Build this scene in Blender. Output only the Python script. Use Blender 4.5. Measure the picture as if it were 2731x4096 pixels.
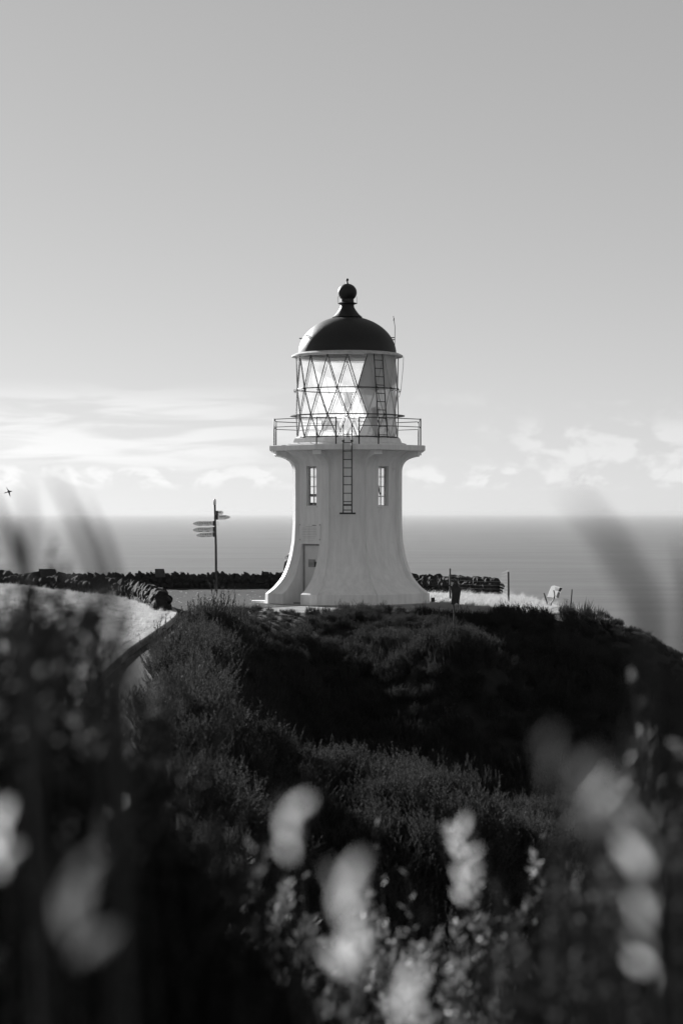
import bpy, math, random
import numpy as np
from mathutils import Vector, Matrix

random.seed(7); RNG = np.random.default_rng(7)
for o in list(bpy.data.objects): bpy.data.objects.remove(o)
scene = bpy.context.scene
COL = scene.collection
R = math.radians

# ------------------------------------------------------------------ camera, sky, sun, exposure
FPX = 8533.0            # focal length in pixels of the 4096 px tall frame (75 mm)
EYE = 2.81
cam_d = bpy.data.cameras.new('camera'); cam = bpy.data.objects.new('camera', cam_d); COL.objects.link(cam)
cam.location = (0, 0, EYE); cam.rotation_euler = (R(90), 0, 0)
cam_d.sensor_fit = 'VERTICAL'; cam_d.sensor_height = 36; cam_d.sensor_width = 24; cam_d.lens = 75
cam_d.clip_start = 0.05; cam_d.clip_end = 400000
cam_d.dof.use_dof = True; cam_d.dof.focus_distance = 65; cam_d.dof.aperture_fstop = 2.8; cam_d.dof.aperture_blades = 9
scene.camera = cam
SUN_AZ, SUN_EL = -32.0, 19.0      # azimuth from the view direction (+y), negative = left
world = bpy.data.worlds.new('World'); scene.world = world; world.use_nodes = True
sun_d = bpy.data.lights.new('sun', 'SUN'); sun = bpy.data.objects.new('sun', sun_d); COL.objects.link(sun)
sun_d.energy = 5.0; sun_d.angle = R(0.53); sun_d.color = (1, 1, 1)
sdir = Vector((math.sin(R(SUN_AZ))*math.cos(R(SUN_EL)), math.cos(R(SUN_AZ))*math.cos(R(SUN_EL)), math.sin(R(SUN_EL))))
sun.rotation_euler = sdir.to_track_quat('Z', 'Y').to_euler(); sun.location = sdir*200
vs = scene.view_settings
vs.view_transform = 'Standard'; vs.look = 'None'; vs.gamma = 1; vs.use_curve_mapping = False
vs.exposure = 1.12
SKY_STRENGTH = 0.0375
scene.render.film_transparent = False
scene.cycles.max_bounces = 8; scene.cycles.transparent_max_bounces = 24
scene.cycles.use_adaptive_sampling = True

class NT:
    """tiny helper round a node tree"""
    def __init__(s, tree): s.t = tree; s.t.nodes.clear()
    def n(s, kind, **kw):
        nd = s.t.nodes.new(kind)
        for k, v in kw.items():
            if k.startswith('in_'):
                key = k[3:]
                key = int(key) if key.isdigit() else key
                nd.inputs[key].default_value = v
            else: setattr(nd, k, v)
        return nd
    def l(s, a, b): s.t.links.new(a, b)
    def math(s, op, a, b=None, c=None):
        nd = s.n('ShaderNodeMath', operation=op)
        for i, v in enumerate((a, b, c)):
            if v is None: continue
            if isinstance(v, (int, float)): nd.inputs[i].default_value = v
            else: s.l(v, nd.inputs[i])
        return nd.outputs[0]

def build_world():
    w = NT(world.node_tree)
    out = w.n('ShaderNodeOutputWorld'); bg = w.n('ShaderNodeBackground'); w.l(bg.outputs[0], out.inputs[0])
    sky = w.n('ShaderNodeTexSky'); sky.sky_type = 'NISHITA'; sky.sun_disc = False
    sky.sun_elevation = R(SUN_EL); sky.sun_rotation = R(SUN_AZ)
    sky.altitude = 160; sky.air_density = 1.0; sky.dust_density = 0.2; sky.ozone_density = 1.0
    sep = w.n('ShaderNodeSeparateColor'); w.l(sky.outputs[0], sep.inputs[0])
    # black and white film: grey from the three channels
    g = w.math('MULTIPLY', sep.outputs[0], 0.90)
    g = w.math('MULTIPLY_ADD', sep.outputs[1], 0.10, g)
    # the same soft film curve over the whole sky (stands for the light that hazy air scatters many times)
    g = w.math('MULTIPLY', w.math('POWER', g, 0.48), 2.85)
    # clouds low over the horizon, laid out by compass direction and elevation (degrees)
    tc = w.n('ShaderNodeTexCoord'); sx = w.n('ShaderNodeSeparateXYZ'); w.l(tc.outputs['Generated'], sx.inputs[0])
    X, Y, Z = sx.outputs
    az = w.math('MULTIPLY', w.math('ARCTAN2', X, Y), 57.2958)
    el = w.math('MULTIPLY', w.math('ARCSINE', Z), 57.2958)
    cmb = w.n('ShaderNodeCombineXYZ'); w.l(az, cmb.inputs[0]); w.l(w.math('MULTIPLY', el, 8.0), cmb.inputs[1])
    n1 = w.n('ShaderNodeTexNoise', in_Scale=0.24, in_Detail=7.0, in_Roughness=0.5, in_Distortion=0.5); w.l(cmb.outputs[0], n1.inputs['Vector'])
    cmb2 = w.n('ShaderNodeCombineXYZ'); w.l(az, cmb2.inputs[0]); w.l(w.math('MULTIPLY', el, 1.6), cmb2.inputs[1])
    n2 = w.n('ShaderNodeTexNoise', in_Scale=0.95, in_Detail=9.0, in_Roughness=0.55, in_Distortion=0.25); w.l(cmb2.outputs[0], n2.inputs['Vector'])
    def band(e0, half):      # 1 in a band of elevation, falling to 0
        d = w.math('ABSOLUTE', w.math('SUBTRACT', el, e0))
        m = w.n('ShaderNodeMapRange', interpolation_type='SMOOTHSTEP'); w.l(d, m.inputs[0])
        m.inputs[1].default_value = half; m.inputs[2].default_value = half*0.35; m.inputs[3].default_value = 0; m.inputs[4].default_value = 1
        return m.outputs[0]
    def thr(v, a, b):
        m = w.n('ShaderNodeMapRange', interpolation_type='SMOOTHSTEP'); w.l(v, m.inputs[0])
        m.inputs[1].default_value = a; m.inputs[2].default_value = b
        return m.outputs[0]
    def azwin(a0, half):
        d = w.math('ABSOLUTE', w.math('SUBTRACT', az, a0))
        m = w.n('ShaderNodeMapRange', interpolation_type='SMOOTHSTEP'); w.l(d, m.inputs[0])
        m.inputs[1].default_value = half; m.inputs[2].default_value = half*0.5; m.inputs[3].default_value = 0; m.inputs[4].default_value = 1
        return m.outputs[0]
    # long veils on the left at 1.5-3 degrees, a bank of small cumulus all along at 1 degree, a larger heap on the right
    left = w.math('MAXIMUM', azwin(-12, 14), w.math('MULTIPLY', thr(n2.outputs[0], 0.45, 0.7), 0.35))
    veil = w.math('MULTIPLY', w.math('MULTIPLY', thr(n1.outputs[0], 0.40, 0.60), band(2.15, 1.5)), left)
    cum = w.math('MULTIPLY', thr(n2.outputs[0], 0.46, 0.60), band(0.95, 0.42))
    heap = w.math('MULTIPLY', w.math('MULTIPLY', thr(n2.outputs[0], 0.42, 0.60), band(1.75, 1.0)), azwin(7.6, 4.2))
    c = w.math('MAXIMUM', veil, w.math('MULTIPLY', cum, 0.8)); c = w.math('MAXIMUM', c, w.math('MULTIPLY', heap, 0.8))
    c = w.math('MULTIPLY_ADD', c, 0.20, 1.0)
    g = w.math('MULTIPLY', g, c)
    w.l(g, bg.inputs[0]); bg.inputs[1].default_value = SKY_STRENGTH
build_world()

# ------------------------------------------------------------------ helpers
def tag(o, label=None, cat=None, group=None, kind=None):
    if label: o['label'] = label
    if cat: o['category'] = cat
    if group: o['group'] = group
    if kind: o['kind'] = kind
    return o
def empty(name, loc=(0, 0, 0), rz=0.0, parent=None):
    o = bpy.data.objects.new(name, None); COL.objects.link(o); o.location = loc; o.rotation_euler = (0, 0, rz)
    o.empty_display_size = 0.2
    if parent: o.parent = parent
    return o
def link(name, mesh, parent=None, loc=None, rot=None, scale=None):
    o = bpy.data.objects.new(name, mesh); COL.objects.link(o)
    if parent is not None: o.parent = parent
    if loc is not None: o.location = loc
    if rot is not None: o.rotation_euler = rot
    if scale is not None: o.scale = scale
    return o
def px(x, y, d):        # photo pixel and distance along +y -> point in the place
    return Vector(((x-1365.5)/FPX*d, d, EYE-(y-2048)/FPX*d))

class MB:
    def __init__(s): s.v = []; s.f = []
    def add(s, v, f):
        b = len(s.v); s.v += [tuple(p) for p in v]; s.f += [tuple(i+b for i in q) for q in f]; return s
    def box(s, c, size, M=None):
        x, y, z = (k/2 for k in size); c = Vector(c)
        v = [Vector((i*x, j*y, k*z)) for k in (-1, 1) for i, j in ((-1, -1), (1, -1), (1, 1), (-1, 1))]
        v = [c+((M @ p) if M else p) for p in v]
        return s.add(v, [(0, 3, 2, 1), (4, 5, 6, 7), (0, 1, 5, 4), (1, 2, 6, 5), (2, 3, 7, 6), (3, 0, 4, 7)])
    def tube(s, pts, r, n=8, caps=True):
        pts = [Vector(p) for p in pts]; rs = r if isinstance(r, (list, tuple)) else [r]*len(pts)
        rings = []; up = None
        for i, p in enumerate(pts):
            t = (pts[min(i+1, len(pts)-1)]-pts[max(i-1, 0)]).normalized()
            if up is None: up = t.orthogonal().normalized()
            up = (up-t*up.dot(t)).normalized(); w = t.cross(up)
            rings.append([p+(up*math.cos(a)+w*math.sin(a))*rs[i] for a in (2*math.pi*k/n for k in range(n))])
        v = [q for rg in rings for q in rg]; f = []
        for i in range(len(pts)-1):
            for k in range(n):
                f.append((i*n+k, i*n+(k+1) % n, (i+1)*n+(k+1) % n, (i+1)*n+k))
        if caps: f += [tuple(range(n-1, -1, -1)), tuple((len(pts)-1)*n+k for k in range(n))]
        return s.add(v, f)
    def lathe(s, prof, n=48, a0=0.0):
        v = []; f = []
        for r, z in prof:
            for k in range(n):
                a = a0+2*math.pi*k/n; v.append((r*math.sin(a), -r*math.cos(a), z))
        for i in range(len(prof)-1):
            for k in range(n):
                f.append((i*n+k, i*n+(k+1) % n, (i+1)*n+(k+1) % n, (i+1)*n+k))
        return s.add(v, f)
    def prism(s, poly, th, M):       # polygon in local xz, thickness along local y
        n = len(poly)
        v = [M @ Vector((x, -th/2, z)) for x, z in poly]+[M @ Vector((x, th/2, z)) for x, z in poly]
        f = [tuple(range(n)), tuple(range(2*n-1, n-1, -1))]+[(i, i+n, (i+1) % n+n, (i+1) % n) for i in range(n)]
        return s.add(v, f)
    def mesh(s, name, mat, smooth=False, auto=None):
        me = bpy.data.meshes.new(name); me.from_pydata(s.v, [], s.f); me.update()
        import bmesh
        bm = bmesh.new(); bm.from_mesh(me); bmesh.ops.recalc_face_normals(bm, faces=bm.faces[:])
        if auto is not None:
            for e in bm.edges:
                if len(e.link_faces) == 2 and e.calc_face_angle(0) > auto: e.smooth = False
            for fc in bm.faces: fc.smooth = True
        elif smooth:
            for fc in bm.faces: fc.smooth = True
        bm.to_mesh(me); bm.free()
        if mat: me.materials.append(mat)
        return me
    def build(s, name, mat, parent=None, loc=None, rot=None, smooth=False, auto=None):
        return link(name, s.mesh(name, mat, smooth, auto), parent, loc, rot)

def mat_simple(name, val, rough=0.6, spec=0.4, noise=0.0, scale=8.0, bump=0.0, bscale=None, metallic=0.0, detail=6.0, stretch=None):
    m = bpy.data.materials.new(name); m.use_nodes = True; t = NT(m.node_tree)
    out = t.n('ShaderNodeOutputMaterial'); b = t.n('ShaderNodeBsdfPrincipled'); t.l(b.outputs[0], out.inputs[0])
    b.inputs['Base Color'].default_value = (val, val, val, 1); b.inputs['Roughness'].default_value = rough
    b.inputs['Specular IOR Level'].default_value = spec; b.inputs['Metallic'].default_value = metallic
    tc = t.n('ShaderNodeTexCoord'); vec = tc.outputs['Object']
    if stretch:
        mp = t.n('ShaderNodeMapping'); mp.inputs['Scale'].default_value = stretch; t.l(vec, mp.inputs[0]); vec = mp.outputs[0]
    if noise:
        n = t.n('ShaderNodeTexNoise', in_Scale=scale, in_Detail=detail, in_Roughness=0.6); t.l(vec, n.inputs['Vector'])
        mr = t.n('ShaderNodeMapRange'); t.l(n.outputs[0], mr.inputs[0])
        mr.inputs[1].default_value = 0.25; mr.inputs[2].default_value = 0.75
        mr.inputs[3].default_value = max(0, val*(1-noise)); mr.inputs[4].default_value = min(0.95, val*(1+noise))
        t.l(mr.outputs[0], b.inputs['Base Color'])
    if bump:
        n = t.n('ShaderNodeTexNoise', in_Scale=bscale or scale*3, in_Detail=8.0, in_Roughness=0.65); t.l(vec, n.inputs['Vector'])
        bp = t.n('ShaderNodeBump', in_Strength=bump, in_Distance=0.05); t.l(n.outputs[0], bp.inputs['Height']); t.l(bp.outputs[0], b.inputs['Normal'])
    return m
def mat_leaf(name, val, trans, tfac=0.4, rough=0.45, spec=0.35, var=0.35):
    m = bpy.data.materials.new(name); m.use_nodes = True; t = NT(m.node_tree)
    out = t.n('ShaderNodeOutputMaterial'); b = t.n('ShaderNodeBsdfPrincipled'); tr = t.n('ShaderNodeBsdfTranslucent'); mx = t.n('ShaderNodeMixShader', in_Fac=tfac)
    oi = t.n('ShaderNodeObjectInfo'); mr = t.n('ShaderNodeMapRange', in_3=val*(1-var), in_4=val*(1+var)); t.l(oi.outputs['Random'], mr.inputs[0])
    t.l(mr.outputs[0], b.inputs['Base Color']); b.inputs['Roughness'].default_value = rough; b.inputs['Specular IOR Level'].default_value = spec
    tr.inputs[0].default_value = (trans, trans, trans, 1)
    t.l(b.outputs[0], mx.inputs[1]); t.l(tr.outputs[0], mx.inputs[2]); t.l(mx.outputs[0], out.inputs[0])
    return m
def mat_paint():
    """white lime paint on concrete: faint run marks, chips and hairline relief"""
    m = bpy.data.materials.new('white_paint'); m.use_nodes = True; t = NT(m.node_tree)
    out = t.n('ShaderNodeOutputMaterial'); b = t.n('ShaderNodeBsdfPrincipled'); t.l(b.outputs[0], out.inputs[0])
    tc = t.n('ShaderNodeTexCoord')
    mp = t.n('ShaderNodeMapping'); mp.inputs['Scale'].default_value = (5, 5, 0.7); t.l(tc.outputs['Object'], mp.inputs[0])
    n1 = t.n('ShaderNodeTexNoise', in_Scale=1.4, in_Detail=7.0, in_Roughness=0.6); t.l(mp.outputs[0], n1.inputs['Vector'])
    n2 = t.n('ShaderNodeTexNoise', in_Scale=3.0, in_Detail=9.0, in_Roughness=0.7); t.l(tc.outputs['Object'], n2.inputs['Vector'])
    a = t.n('ShaderNodeMapRange', in_1=0.35, in_2=0.7, in_3=0.90, in_4=0.77); t.l(n1.outputs[0], a.inputs[0])
    c = t.n('ShaderNodeMapRange', in_1=0.62, in_2=0.72, in_3=1.0, in_4=0.84); t.l(n2.outputs[0], c.inputs[0])
    t.l(t.math('MULTIPLY', a.outputs[0], c.outputs[0]), b.inputs['Base Color'])
    b.inputs['Roughness'].default_value = 0.55; b.inputs['Specular IOR Level'].default_value = 0.3
    n3 = t.n('ShaderNodeTexNoise', in_Scale=14.0, in_Detail=8.0); t.l(tc.outputs['Object'], n3.inputs['Vector'])
    bp = t.n('ShaderNodeBump', in_Strength=0.25, in_Distance=0.02); t.l(n3.outputs[0], bp.inputs['Height']); t.l(bp.outputs[0], b.inputs['Normal'])
    return m
def mat_glass(lo=0.10, hi=0.24):
    """window glass with a film of dried salt spray"""
    m = bpy.data.materials.new('salted_glass'); m.use_nodes = True; t = NT(m.node_tree)
    out = t.n('ShaderNodeOutputMaterial')
    tp = t.n('ShaderNodeBsdfTransparent'); gl = t.n('ShaderNodeBsdfGlossy', in_Roughness=0.03); tl = t.n('ShaderNodeBsdfTranslucent')
    tp.inputs[0].default_value = (0.96, 0.96, 0.96, 1); tl.inputs[0].default_value = (0.9, 0.9, 0.9, 1)
    lw = t.n('ShaderNodeLayerWeight', in_Blend=0.5); m1 = t.n('ShaderNodeMixShader'); m2 = t.n('ShaderNodeMixShader')
    fr = t.math('MULTIPLY_ADD', t.math('POWER', lw.outputs['Facing'], 5.0), 0.92, 0.06)      # thin sheet: same from both sides
    t.l(fr, m1.inputs[0]); t.l(tp.outputs[0], m1.inputs[1]); t.l(gl.outputs[0], m1.inputs[2])
    tc = t.n('ShaderNodeTexCoord'); n = t.n('ShaderNodeTexNoise', in_Scale=2.5, in_Detail=6.0); t.l(tc.outputs['Object'], n.inputs['Vector'])
    mr = t.n('ShaderNodeMapRange', in_1=0.3, in_2=0.7, in_3=lo, in_4=hi); t.l(n.outputs[0], mr.inputs[0])
    t.l(mr.outputs[0], m2.inputs[0]); t.l(m1.outputs[0], m2.inputs[1]); t.l(tl.outputs[0], m2.inputs[2]); t.l(m2.outputs[0], out.inputs[0])
    return m
M = {}
M['white'] = mat_paint()
M['dome'] = mat_simple('dark_dome_paint', 0.012, 0.55, 0.4, noise=0.3, scale=2.5, bump=0.12, bscale=9)
M['iron'] = mat_simple('dark_iron', 0.035, 0.55, 0.4, noise=0.4, scale=20)
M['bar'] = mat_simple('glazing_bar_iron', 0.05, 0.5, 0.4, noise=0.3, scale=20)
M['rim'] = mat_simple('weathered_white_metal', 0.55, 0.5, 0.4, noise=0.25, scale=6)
M['door'] = mat_simple('door_paint', 0.74, 0.5, 0.4, noise=0.08, scale=3)
M['grey'] = mat_simple('grey_plate', 0.30, 0.6, 0.3, noise=0.3, scale=9)
M['dark'] = mat_simple('dark_plate', 0.04, 0.6, 0.3, noise=0.4, scale=9)
M['panel'] = mat_leaf('thin_painted_sheet', 0.80, 0.55, 0.35, 0.5, 0.3, 0.03)
M['glass'] = mat_glass()
M['clear'] = mat_glass(0.01, 0.04)
M['lens'] = mat_simple('lamp_housing', 0.55, 0.3, 0.5, noise=0.1, scale=5)
M['stone'] = mat_simple('dark_field_stone', 0.022, 0.85, 0.2, noise=0.55, scale=6, bump=0.8, bscale=14)
M['soil'] = mat_simple('dark_soil', 0.018, 0.95, 0.1, noise=0.5, scale=2.0, bump=0.6, bscale=6)
M['drygrass'] = mat_simple('dry_grass_ground', 0.28, 0.95, 0.1, noise=0.5, scale=1.6, bump=1.0, bscale=7, detail=9)
M['plaza'] = mat_simple('pale_chip_paving', 0.045, 0.95, 0.06, noise=0.30, scale=1.2, bump=0.5, bscale=30, detail=9)
M['asphalt'] = mat_simple('asphalt', 0.028, 0.85, 0.12, noise=0.5, scale=14, bump=1.0, bscale=40, detail=9)
M['kerb'] = mat_simple('kerb_concrete', 0.36, 0.85, 0.2, noise=0.25, scale=4, bump=0.4, bscale=20)
M['wood'] = mat_simple('weathered_timber', 0.07, 0.8, 0.2, noise=0.45, scale=7, bump=0.4, stretch=(3, 3, 0.4))
M['board'] = mat_simple('sign_board_paint', 0.7, 0.6, 0.3, noise=0.2, scale=6)
M['letter'] = mat_simple('black_lettering', 0.012, 0.7, 0.2)
M['signwhite'] = mat_leaf('white_sign_face', 0.8, 0.8, 0.45, 0.4, 0.4, 0.02)
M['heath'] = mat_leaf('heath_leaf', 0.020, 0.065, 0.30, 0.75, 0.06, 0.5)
M['shaded_leaf'] = mat_leaf('shaded_leaf', 0.012, 0.018, 0.25, 0.75, 0.06, 0.3)  # foreground foliage darkened: its shade is put into the leaf colour
M['twig'] = mat_simple('twig_bark', 0.05, 0.9, 0.1)
M['leaf'] = mat_leaf('broad_leaf', 0.06, 0.20, 0.40, 0.45, 0.3, 0.3)
M['pale_leaf'] = mat_leaf('pale_new_leaf', 0.26, 0.72, 0.55, 0.35, 0.45, 0.2)
M['flax'] = mat_leaf('flax_leaf', 0.03, 0.06, 0.25, 0.35, 0.5, 0.3)
M['straw'] = mat_leaf('grass_straw', 0.30, 0.45, 0.5, 0.6, 0.2, 0.3)

# ------------------------------------------------------------------ terrain
KERB = np.array([(0, -4.0), (5, -3.4), (9, -2.65), (12, -2.45), (18, -2.7), (29, -3.55), (34.6, -3.92), (42, -4.12), (47, -4.14), (51, -4.16), (55, -4.24), (57, -4.36), (58.5, -4.52), (59.6, -4.74), (60.5, -5.05), (63, -5.5)])
PW = 1.25
def kerb_x(y): return np.interp(y, KERB[:, 0], KERB[:, 1])
WALL_L = np.array([(-16.0, 75.5), (-13.0, 72.8), (-11.0, 70.6), (-9.5, 68.9), (-8.0, 67.2), (-6.9, 65.9), (-6.1, 64.2), (-5.55, 62.0), (-5.1, 59.7), (-4.85, 57.6)])
def wall_y(x): return np.interp(x, WALL_L[:, 0], WALL_L[:, 1])
ZC = np.array([(-12, 1.7), (0, 1.30), (4, 1.05), (6, 0.6), (9, -0.6), (13, -1.9), (18, -2.3), (22, -1.7), (25, -0.95), (28, -0.75), (31, -1.3), (36, -3.2), (42, -4.3), (48, -4.0), (52, -2.7), (56, -1.15), (58.5, -0.45), (60.5, -0.14), (62.5, 0.0), (90, 0.0)])
XR = np.array([(-12, 6), (0, 5), (12, 3.2), (30, 3.6), (45, 4.8), (55, 5.8), (62, 6.3), (66, 5.9), (70, 5.6), (74, 5.2), (80, 4.2)])
def sstep(a, b, x):
    t = np.clip((x-a)/(b-a), 0, 1); return t*t*(3-2*t)
def vnoise(x, y, s, seed=0):
    x = x/s+seed*17.3; y = y/s+seed*5.1
    return (np.sin(x*1.3+np.sin(y*0.7+seed))*np.cos(y*1.1+np.sin(x*0.9))+0.5*np.sin(x*2.7+1.3*y)*np.cos(y*2.3-x*0.8))/1.5
def height(x, y):
    x = np.asarray(x, float); y = np.asarray(y, float)
    k = kerb_x(y)
    zc = np.interp(y, ZC[:, 0], ZC[:, 1])
    ww = np.interp(y, [0, 8, 14, 25, 40, 90], [0.9, 0.9, 1.6, 2.0, 3.2, 3.2])
    z = zc*sstep(0.0, 1.0, (x-(k+PW))/ww)
    z = z+1.3*np.exp(-(((x-3.0)/1.3)**2+((y-54.0)/1.6)**2))-1.6*sstep(1.0, 3.2, x)*np.exp(-((y-27)/6.0)**2)
    bump = sstep(1.0, 3.0, x-(k+PW))*(1-sstep(56, 61, y))
    z = z+bump*(0.12*vnoise(x, y, 1.3, 1)+0.22*vnoise(x, y, 3.1, 2))
    # lawn on the left of the kerb
    dl = np.maximum(0, k-0.12-x)
    lawn = 0.13+0.035*dl+0.05*vnoise(x, y, 1.6, 3)*sstep(0.2, 1.5, dl)
    mound = 0.42*np.exp(-(((x+8.6)/1.6)**2+((y-58)/5.0)**2))+0.35*np.exp(-(((x+8.2)/0.9)**2+((y-50)/3.2)**2))+0.30*np.exp(-(((x+10.2)/1.2)**2+((y-64)/3.0)**2))
    ripples = 0.07*np.sin((x*1.0+y*0.42)*3.2)*np.exp(-(((x+8.6)/1.8)**2+((y-56)/8.0)**2))
    lawn = lawn+mound+ripples
    isl = (x < k-0.20) & ((y < wall_y(x)) | (x > -4.85)) & (y < 61)
    isl = isl | ((x < -4.85) & (y < wall_y(x)) & (y >= 60))
    z = np.where(isl, lawn, np.where(x < k+PW, 0.0, z))
    # the headland falls away on every side
    t = np.maximum(0, x-np.interp(y, XR[:, 0], XR[:, 1])); z = z-np.interp(y, [55, 63, 68], [0.14, 0.20, 0.34])*t**1.6
    t = np.maximum(0, -x-18); z = z-0.12*t**1.7
    t = np.maximum(0, y-79.4); z = z-0.30*t**1.5
    z = z+np.where((x > 7) | (y > 80), 0.05*vnoise(x, y, 0.9, 4)*np.clip(np.maximum(x-7, y-80), 0, 3), 0)
    return np.maximum(z, -160)
def axis(segs):
    out = [segs[0][0]]
    for a, b, st in segs:
        n = max(1, int(round((b-a)/st))); out += [a+(b-a)*(i+1)/n for i in range(n)]
    return np.array(out)
def build_ground():
    xs = axis([(-140, -40, 8), (-40, -14, 1.0), (-14, 12, 0.2), (12, 40, 1.0), (40, 140, 8)])
    ys = axis([(-60, -6, 4), (-6, 82, 0.22), (82, 100, 0.8), (100, 220, 8)])
    X, Y = np.meshgrid(xs, ys); Z = height(X, Y)
    nx, ny = len(xs), len(ys)
    v = np.stack([X.ravel(), Y.ravel(), Z.ravel()], 1)
    i = np.arange(ny-1)[:, None]*nx+np.arange(nx-1)[None, :]
    f = np.stack([i, i+1, i+nx+1, i+nx], -1).reshape(-1, 4)
    me = bpy.data.meshes.new('ground'); me.from_pydata(v.tolist(), [], f.tolist())
    me.materials.append(M['soil']); me.materials.append(M['drygrass'])
    cx = v[f].mean(1); k = kerb_x(cx[:, 1])
    grass = ((cx[:, 0] < k) & (cx[:, 1] < 80)) | ((cx[:, 1] > 61.2+0.5*vnoise(cx[:, 0], cx[:, 1], 1.1, 5)) & (cx[:, 0] < 7.5))
    me.polygons.foreach_set('material_index', grass.astype(np.int32)); me.polygons.foreach_set('use_smooth', np.ones(len(f), bool)); me.update()
    o = link('ground', me); tag(o, 'headland ground of dark soil and pale dry grass', kind='structure')
build_ground()
def sheet(name, polys_xy, mat, dz, label):
    """a strip of quads: list of (left point, right point), draped on the ground"""
    v = []; f = []
    N = 6
    for a, b in polys_xy:
        for i in range(N+1):
            x = a[0]+(b[0]-a[0])*i/N; y = a[1]+(b[1]-a[1])*i/N
            v.append((x, y, dz))
    for j in range(len(polys_xy)-1):
        for i in range(N): f.append((j*(N+1)+i, j*(N+1)+i+1, (j+1)*(N+1)+i+1, (j+1)*(N+1)+i))
    me = bpy.data.meshes.new(name); me.from_pydata(v, [], f); me.materials.append(mat); me.update()
    o = link(name, me); tag(o, label, kind='structure'); return o
ys = np.arange(0, 60.01, 1.0)
sheet('path', [((kerb_x(y)-0.02, y), (kerb_x(y)+PW+0.02, y)) for y in ys], M['asphalt'], 0.006, 'dark asphalt path curving up to the lighthouse')
rows = []
for y in np.arange(60.0, 78.6, 0.5):
    if y <= 75.4:
        wx = float(np.interp(y, WALL_L[::-1, 1], WALL_L[::-1, 0]))+0.1
    else: wx = -15.8
    rows.append(((max(wx, -15.8), y), (float(np.interp(y, [60, 62, 64, 70, 79], [-3.2, -2.6, -1.0, 2.2, 3.0])), y)))
sheet('plaza', rows, M['plaza'], 0.010, 'pale chip paving round the lighthouse')
# kerb along the left side of the path: stones of about 1.2 m
def build_kerb():
    root = empty('kerb', (0, 0, 0)); tag(root, 'low pale concrete kerb along the left edge of the asphalt path', 'kerb')
    y = 10.0
    while y < 58.6:
        y2 = min(y+1.2, 58.8)
        a = Vector((float(kerb_x(y+0.012)), y+0.012, 0)); b = Vector((float(kerb_x(y2-0.012)), y2-0.012, 0)); t = (b-a).normalized(); n = Vector((-t.y, t.x, 0))
        mb = MB(); h = 0.15; w = 0.20
        prof = [(0.0, -0.1), (0.0, h-0.03), (0.03, h), (w, h+0.015), (w, -0.1)]
        vv = [p+n*u+Vector((0, 0, z)) for p in (a, b) for u, z in prof]; m = len(prof)
        mb.add(vv, [tuple(range(m)), tuple(range(2*m-1, m-1, -1))]+[(i, (i+1) % m, (i+1) % m+m, i+m) for i in range(m)])
        mb.build('kerb_stone', M['kerb'], root); y = y2
build_kerb()
# ------------------------------------------------------------------ sea
def build_sea():
    m = bpy.data.materials.new('sea_water'); m.use_nodes = True; t = NT(m.node_tree)
    out = t.n('ShaderNodeOutputMaterial'); b = t.n('ShaderNodeBsdfPrincipled'); t.l(b.outputs[0], out.inputs[0])
    b.inputs['Base Color'].default_value = (0.04, 0.04, 0.04, 1); b.inputs['IOR'].default_value = 1.33
    tc = t.n('ShaderNodeTexCoord'); mp = t.n('ShaderNodeMapping'); mp.inputs['Scale'].default_value = (0.0012, 0.006, 1); t.l(tc.outputs['Object'], mp.inputs[0])
    n = t.n('ShaderNodeTexNoise', in_Scale=1.0, in_Detail=8.0, in_Roughness=0.65, in_Distortion=0.3); t.l(mp.outputs[0], n.inputs['Vector'])
    mr = t.n('ShaderNodeMapRange', in_1=0.3, in_2=0.7, in_3=0.29, in_4=0.38); t.l(n.outputs[0], mr.inputs[0]); t.l(mr.outputs[0], b.inputs['Roughness'])
    mp2 = t.n('ShaderNodeMapping'); mp2.inputs['Scale'].default_value = (0.02, 0.06, 1); t.l(tc.outputs['Object'], mp2.inputs[0])
    n2 = t.n('ShaderNodeTexNoise', in_Scale=1.0, in_Detail=6.0, in_Roughness=0.6); t.l(mp2.outputs[0], n2.inputs['Vector'])
    bp = t.n('ShaderNodeBump', in_Strength=0.22, in_Distance=3.0); t.l(n2.outputs[0], bp.inputs['Height']); t.l(bp.outputs[0], b.inputs['Normal'])
    rad = [300, 1000, 3000, 10000, 30000, 106000]; n = 96; v = [(0, 0, 0)]; f = []
    for r in rad: v += [(r*math.cos(2*math.pi*k/n), r*math.sin(2*math.pi*k/n), 0) for k in range(n)]
    f += [(0, 1+k, 1+(k+1) % n) for k in range(n)]
    for i in range(len(rad)-1):
        for k in range(n): f.append((1+i*n+k, 1+(i+1)*n+k, 1+(i+1)*n+(k+1) % n, 1+i*n+(k+1) % n))
    me = bpy.data.meshes.new('sea'); me.from_pydata(v, [], f); me.materials.append(m); me.update()
    tag(link('sea', me, loc=(0, 0, -150)), 'open sea reaching to the horizon', kind='structure')
build_sea()

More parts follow.
